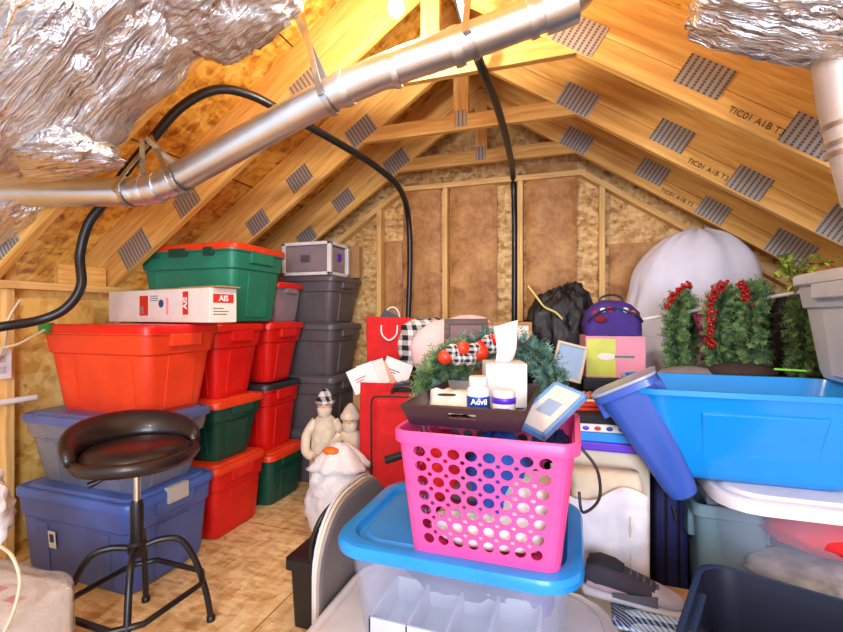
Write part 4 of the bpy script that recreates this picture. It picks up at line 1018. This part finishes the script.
# canvas bag in front of the cream box
bg = thing('canvas_bag', 'white and beige canvas bag slumped in front of the cream box', 'bag', (.10,1.685,0), R(2))
rings = []
for i in range(16):
    v = i/15; rings.append([q + Vector((0, -.018*noise.noise(Vector((q.x*6, v*9, 2)))-.012*abs(noise.noise(Vector((q.x*9, v*16, 5)))), 0)) for q in jitter(rrect(.27-.04*v,.10-.045*v,.04,.74*v,8), .022, 8, 3)])
MB().loft(rings).build('bag_body', BEIGE, bg, smooth=180)
MB().loft([[Vector((x, -.064+.008*math.sin(x*50)+.012*v_-.016*noise.noise(Vector((x*14, v_*6, 3)))-.012*abs(noise.noise(Vector((x*20+v_*5, v_*11, 8)))), .42+.26*v_+ (.03*math.sin(x*22) if v_ == 1 else 0))) for x in [-.13+.26*q/26 for q in range(27)]] for v_ in [k_/10 for k_ in range(11)]], False, False, closed=False).build('white_flap', cloth('cool_canvas', rgb(222,220,226), .85, 60, .12), bg, smooth=180, solid=.004)
MB().tube([(.075,-.062,.30),(.075,-.062,.62)], .006, 6).build('strap', CREAM, bg)
# navy suitcase
ns = thing('suitcase', 'navy suitcase with silver zipper pull squeezed beside the cream box', 'suitcase', (.335,2.02,0), 0)
MB().box(-.055,.055,-.20,.20,.02,.80).build('shell', NAVY, ns, bev=.02)
MB().tube([(-.02,-.2,.06),(-.02,-.203,.76)], .005, 6).tube([(.02,-.2,.06),(.02,-.203,.76)], .005, 6).build('zipper', BLACK, ns)
MB().tube([(-.0,-.206,.60),(.012,-.212,.55)], .005, 6).build('zipper_pull', CHROME, ns)
# grey teal bin
tote('grey teal bin standing under the tilted blue container', .49, 1.80, 0, .24, .22, .66, TEAL, None, inset=.03, r=.03, ribs=False, grooves=False, name='slim_bin', cat='bin')
# support under clear bin
tote('charcoal tote under the clear tote with white lid', .83, 1.80, 0, .40, .44, .435, DGREY, DGREY, group='charcoal support totes')
crb = tote('clear tote with white lid and red items inside, at right edge', .77, 1.79, .437, .72, .50, .315, CLR, WHITE, inset=.05, r=.10, ribs=False, grooves=False)
tag(blob('red_cloth', REDF, None, (.80,1.70,.63), (.24,.15,.075), 15, .12), 'red cloth seen through the clear tote with white lid', 'cloth')
tag(blob('speckled_cloth', cloth('speckled', rgb(150,150,150), .8, 60, .6), None, (.72,1.68,.50), (.20,.12,.05), 16, .12), 'speckled grey cloth at the bottom of the white lidded clear tote', 'cloth')
# blue open bin
bb = tote('big open translucent blue bin lying on the white lid', .535, 1.80, .752, .72, .48, .30, BLUET, None, inset=.085, r=.07, ribs=False, grooves=False, name='open_bin')
b = MB()
for y_ in (-1,):
    fy = lambda z: -(.45/2-.10*(1-z/.30))-.006
    def q4(x0,x1,z0,z1,o_): return [Vector((x0,fy(z0)-o_,z0)),Vector((x1,fy(z0)-o_,z0)),Vector((x1+.015,fy(z1)-o_,z1)),Vector((x0-.015,fy(z1)-o_,z1))]
    b.loft([q4(-.15,.15,.04,.235,-.004), q4(-.143,.143,.047,.228,.006)])
b.build('moulded_panel', BLUET, bb, bev=.004)
# tilted periwinkle container
tote('tilted periwinkle translucent bin wedged left of the blue bin', .345, 1.67, .69, .22, .22, .40, PERI, None, rot=(R(0),R(-27),R(-8)), inset=.05, r=.04, ribs=False, grooves=False, name='tilted_bin', cat='bin', openings=True)
tt2 = bpy.data.objects['tilted_bin']
MB().loft([rrect(.21,.21,.045,.398), rrect(.22,.22,.05,.402), rrect(.22,.22,.05,.41), rrect(.18,.17,.04,.412)]).build('lid', clear('grey_lid_clear', rgb(178,186,206), .8), tt2, smooth=40)
# light grey bin upper right with support
tote('off white tote supporting the light grey tote at right edge', 1.14, 1.83, .0, .52, .60, 1.05, WHITE, WHITE, inset=.03, ribs=False, grooves=False) 
tote('light grey tote high at the right edge, beside the wreaths', 1.06, 1.80, 1.052, .56, .60, .39, LGREY, LGREY, inset=.05)
# dark mesh hat / grey flaps behind blue bin
tag(blob('woven_hat', cloth('dark_straw', rgb(60,46,44)), None, at(742,372,2.0), (.13,.11,.045), 18, .06), 'dark woven hat lying below the wreaths behind the blue bin', 'hat')
hs = bpy.data.objects['woven_hat']
tag(blob('grey_pouch', cloth('warm_grey', rgb(140,128,136)), None, at(690,375,2.1), (.14,.09,.04), 19, .06), 'warm grey pouch between the sheet and the woven hat', 'pouch')
tote('charcoal tote holding the hat and pouch below the wreaths', .52, 2.36, 0, .50, .46, .98, DGREY, DGREY, group='charcoal support totes')
tag(MB().box(-.05,.05,-.008,.008,0,.008).build('green_stick', plastic('lime', rgb(130,220,60), .4), loc=at(790,371,1.75), rot=(0,0,R(-20)), bev=.003), 'lime green strip lying behind the blue bin rim', 'strip')

# front right: open black bin
kb = tote('open charcoal bin at the bottom right of the picture', .465, 1.13, .14, .46, .44, .48, plastic('blue_black_plastic', rgb(30,32,48), .35), None, rz=R(-20), inset=.04, r=.07, ribs=False, grooves=False, name='open_bin')
tag(MB().box(-.2,.2,-.2,.2,0,.138).build('cardboard_box', CARD, loc=(.465,1.13,0), rot=(0,0,R(-20)), bev=.004), 'flat cardboard box under the open charcoal bin', 'cardboard box')
tag(MB().box(-.09,.11,-.17,.15,0,.40).build('cardboard_box', CARD, loc=(.245,1.50,0), bev=.004), 'cardboard box under the shoe', 'cardboard box')
pc = thing('patterned_cloth', 'blue and white patterned cloth in front of the shoe', 'cloth', (.205,1.395,.405))
rows = [[Vector((-.10+.24*u, -.13*v+.10, .012+.02*noise.noise(Vector((u*3,v*3,1)))-.02*max(0,v-.6))) for u in [q/10 for q in range(11)]] for v in [q/8 for q in range(9)]]
MB().loft(rows, False, False, closed=False).build('cloth_sheet', PAT, pc, smooth=180, solid=.006)
# shoe
sh = thing('running_shoe', 'grey running shoe with pale sole lying before the canvas bag', 'shoe', (.165,1.49,.415), R(-8))
def shoering(x, w, z0, z1, t=0):
    out = []
    for k in range(16):
        a = 2*math.pi*k/16; c_, s_ = math.cos(a), math.sin(a); out.append(Vector((x, w*math.copysign(abs(c_)**.8, c_), (z0+z1)/2+(z1-z0)/2*math.copysign(abs(s_)**.8, s_))))
    return out
prof = [(-.135,.02,.03,.06),(-.128,.032,.024,.10),(-.10,.038,.022,.112),(-.06,.038,.022,.105),(-.02,.038,.022,.10),(.02,.040,.022,.088),(.06,.044,.022,.07),(.10,.042,.022,.054),(.125,.03,.022,.044),(.138,.012,.024,.034)]
MB().loft([shoering(*q) for q in prof]).build('upper', cloth('charcoal_mesh', rgb(58,52,62)), sh, smooth=180)
prof = [(-.145,.018,.006,.028),(-.13,.038,0,.036),(-.08,.043,0,.036),(0,.040,0,.034),(.07,.049,0,.03),(.12,.042,.002,.028),(.146,.016,.008,.024)]
MB().loft([shoering(*q) for q in prof]).build('sole', SHOEW, sh, smooth=180)
MB().loft([shoering(-.122,.026,.098,.114), shoering(-.09,.034,.106,.120), shoering(-.045,.032,.100,.114), shoering(-.02,.02,.094,.106)]).build('collar', BLKF, sh, smooth=180)
b = MB()
for k in range(5):
    x = -.005+k*.018; z = .098-.004*k-.5*max(0, x-.0)*.35
    b.tube(catmull([(x,-.028,z-.016),(x+.004,0,z),(x,.028,z-.016)], 4), .003, 6)
b.build('laces', GREYF, sh, smooth=60)
MB().loft([[Vector((-.05+.12*u, -.0455-.002*math.sin(u*3), .028+.02*u*v_+.012*v_)) for u in [q/8 for q in range(9)]] for v_ in (0,1)], False, False, closed=False).build('side_stripe', GREYF, sh, solid=.002)
bt = thing('glue_bottle', 'pale bottle lying half hidden in front of the shoe', 'bottle', (.30,1.395,.405), 0, rot=(R(78),0,R(20)))
bt.location = (.318,1.40,.43)
MB().lathe([(.001,0),(.018,0),(.019,.01),(.019,.07),(.012,.085),(.008,.088),(.008,.10),(.001,.102)], 16).build('bottle_body', WHITE, bt, smooth=50)
MB().lathe([(.0195,.02),(.0195,.06)], 16).build('label_band', plastic('pale_yellow', rgb(230,206,120), .5), bt, smooth=50)

MB().loft([shoering(*q) for q in [(.055,.0455,.022,.071),(.08,.0455,.022,.063),(.105,.043,.022,.055),(.127,.031,.022,.046),(.141,.013,.024,.036)]]).build('toe_cap', cloth('pale_grey_mesh', rgb(170,166,178)), sh, smooth=180)
MB().loft([shoering(*q) for q in [(-.136,.02,.03,.058),(-.12,.036,.024,.062),(-.08,.0395,.022,.06),(-.03,.0395,.022,.054),(.02,.041,.022,.044)]]).build('pale_heel_band', cloth('warm_grey_mesh', rgb(176,150,156)), sh, smooth=180)
# ================================================================== LIGHT, CAMERA
def lamp(name, loc, power, col, size=.05, kind='POINT', rot=None, sy_=None):
    l = bpy.data.lights.new(name, kind); l.energy = power; l.color = col
    if kind == 'POINT': l.shadow_soft_size = size
    else:
        l.size = size
        if sy_: l.shape = 'RECTANGLE'; l.size_y = sy_
    o = bpy.data.objects.new(name, l); C.objects.link(o); o.location = loc
    if rot: o.rotation_euler = rot
    return o
lamp('bulb_light', tuple(at(396,8,1.75)-Vector((0,0,.05))), 44, (1,.88,.72), .05)
lamp('rear_fill', (-.64, -.5, 2.45), 62, (1,.92,.82), .12)  # warm fill light added behind the camera, no visible fixture
lamp('hatch_daylight', (.8, -2.2, 1.6), 150, (.72,.80,1), 1.6, 'AREA', (R(86), 0, R(10)), 1.6)
wd = bpy.data.worlds.new('w'); sc.world = wd; wd.use_nodes = True
wd.node_tree.nodes['Background'].inputs[0].default_value = (.82,.88,1,1); wd.node_tree.nodes['Background'].inputs[1].default_value = 1.15
cam = bpy.data.cameras.new('camera'); co = bpy.data.objects.new('camera', cam); C.objects.link(co)
cam.sensor_width = 36; cam.lens = F/843*36; cam.clip_start = .05
co.location = (0, 0, EYE); co.rotation_euler = (R(90), 0, YAW); sc.camera = co
sc.view_settings.view_transform = 'Standard'; sc.view_settings.look = 'None'; sc.view_settings.gamma = 1; sc.view_settings.use_curve_mapping = False
sc.view_settings.exposure = .1
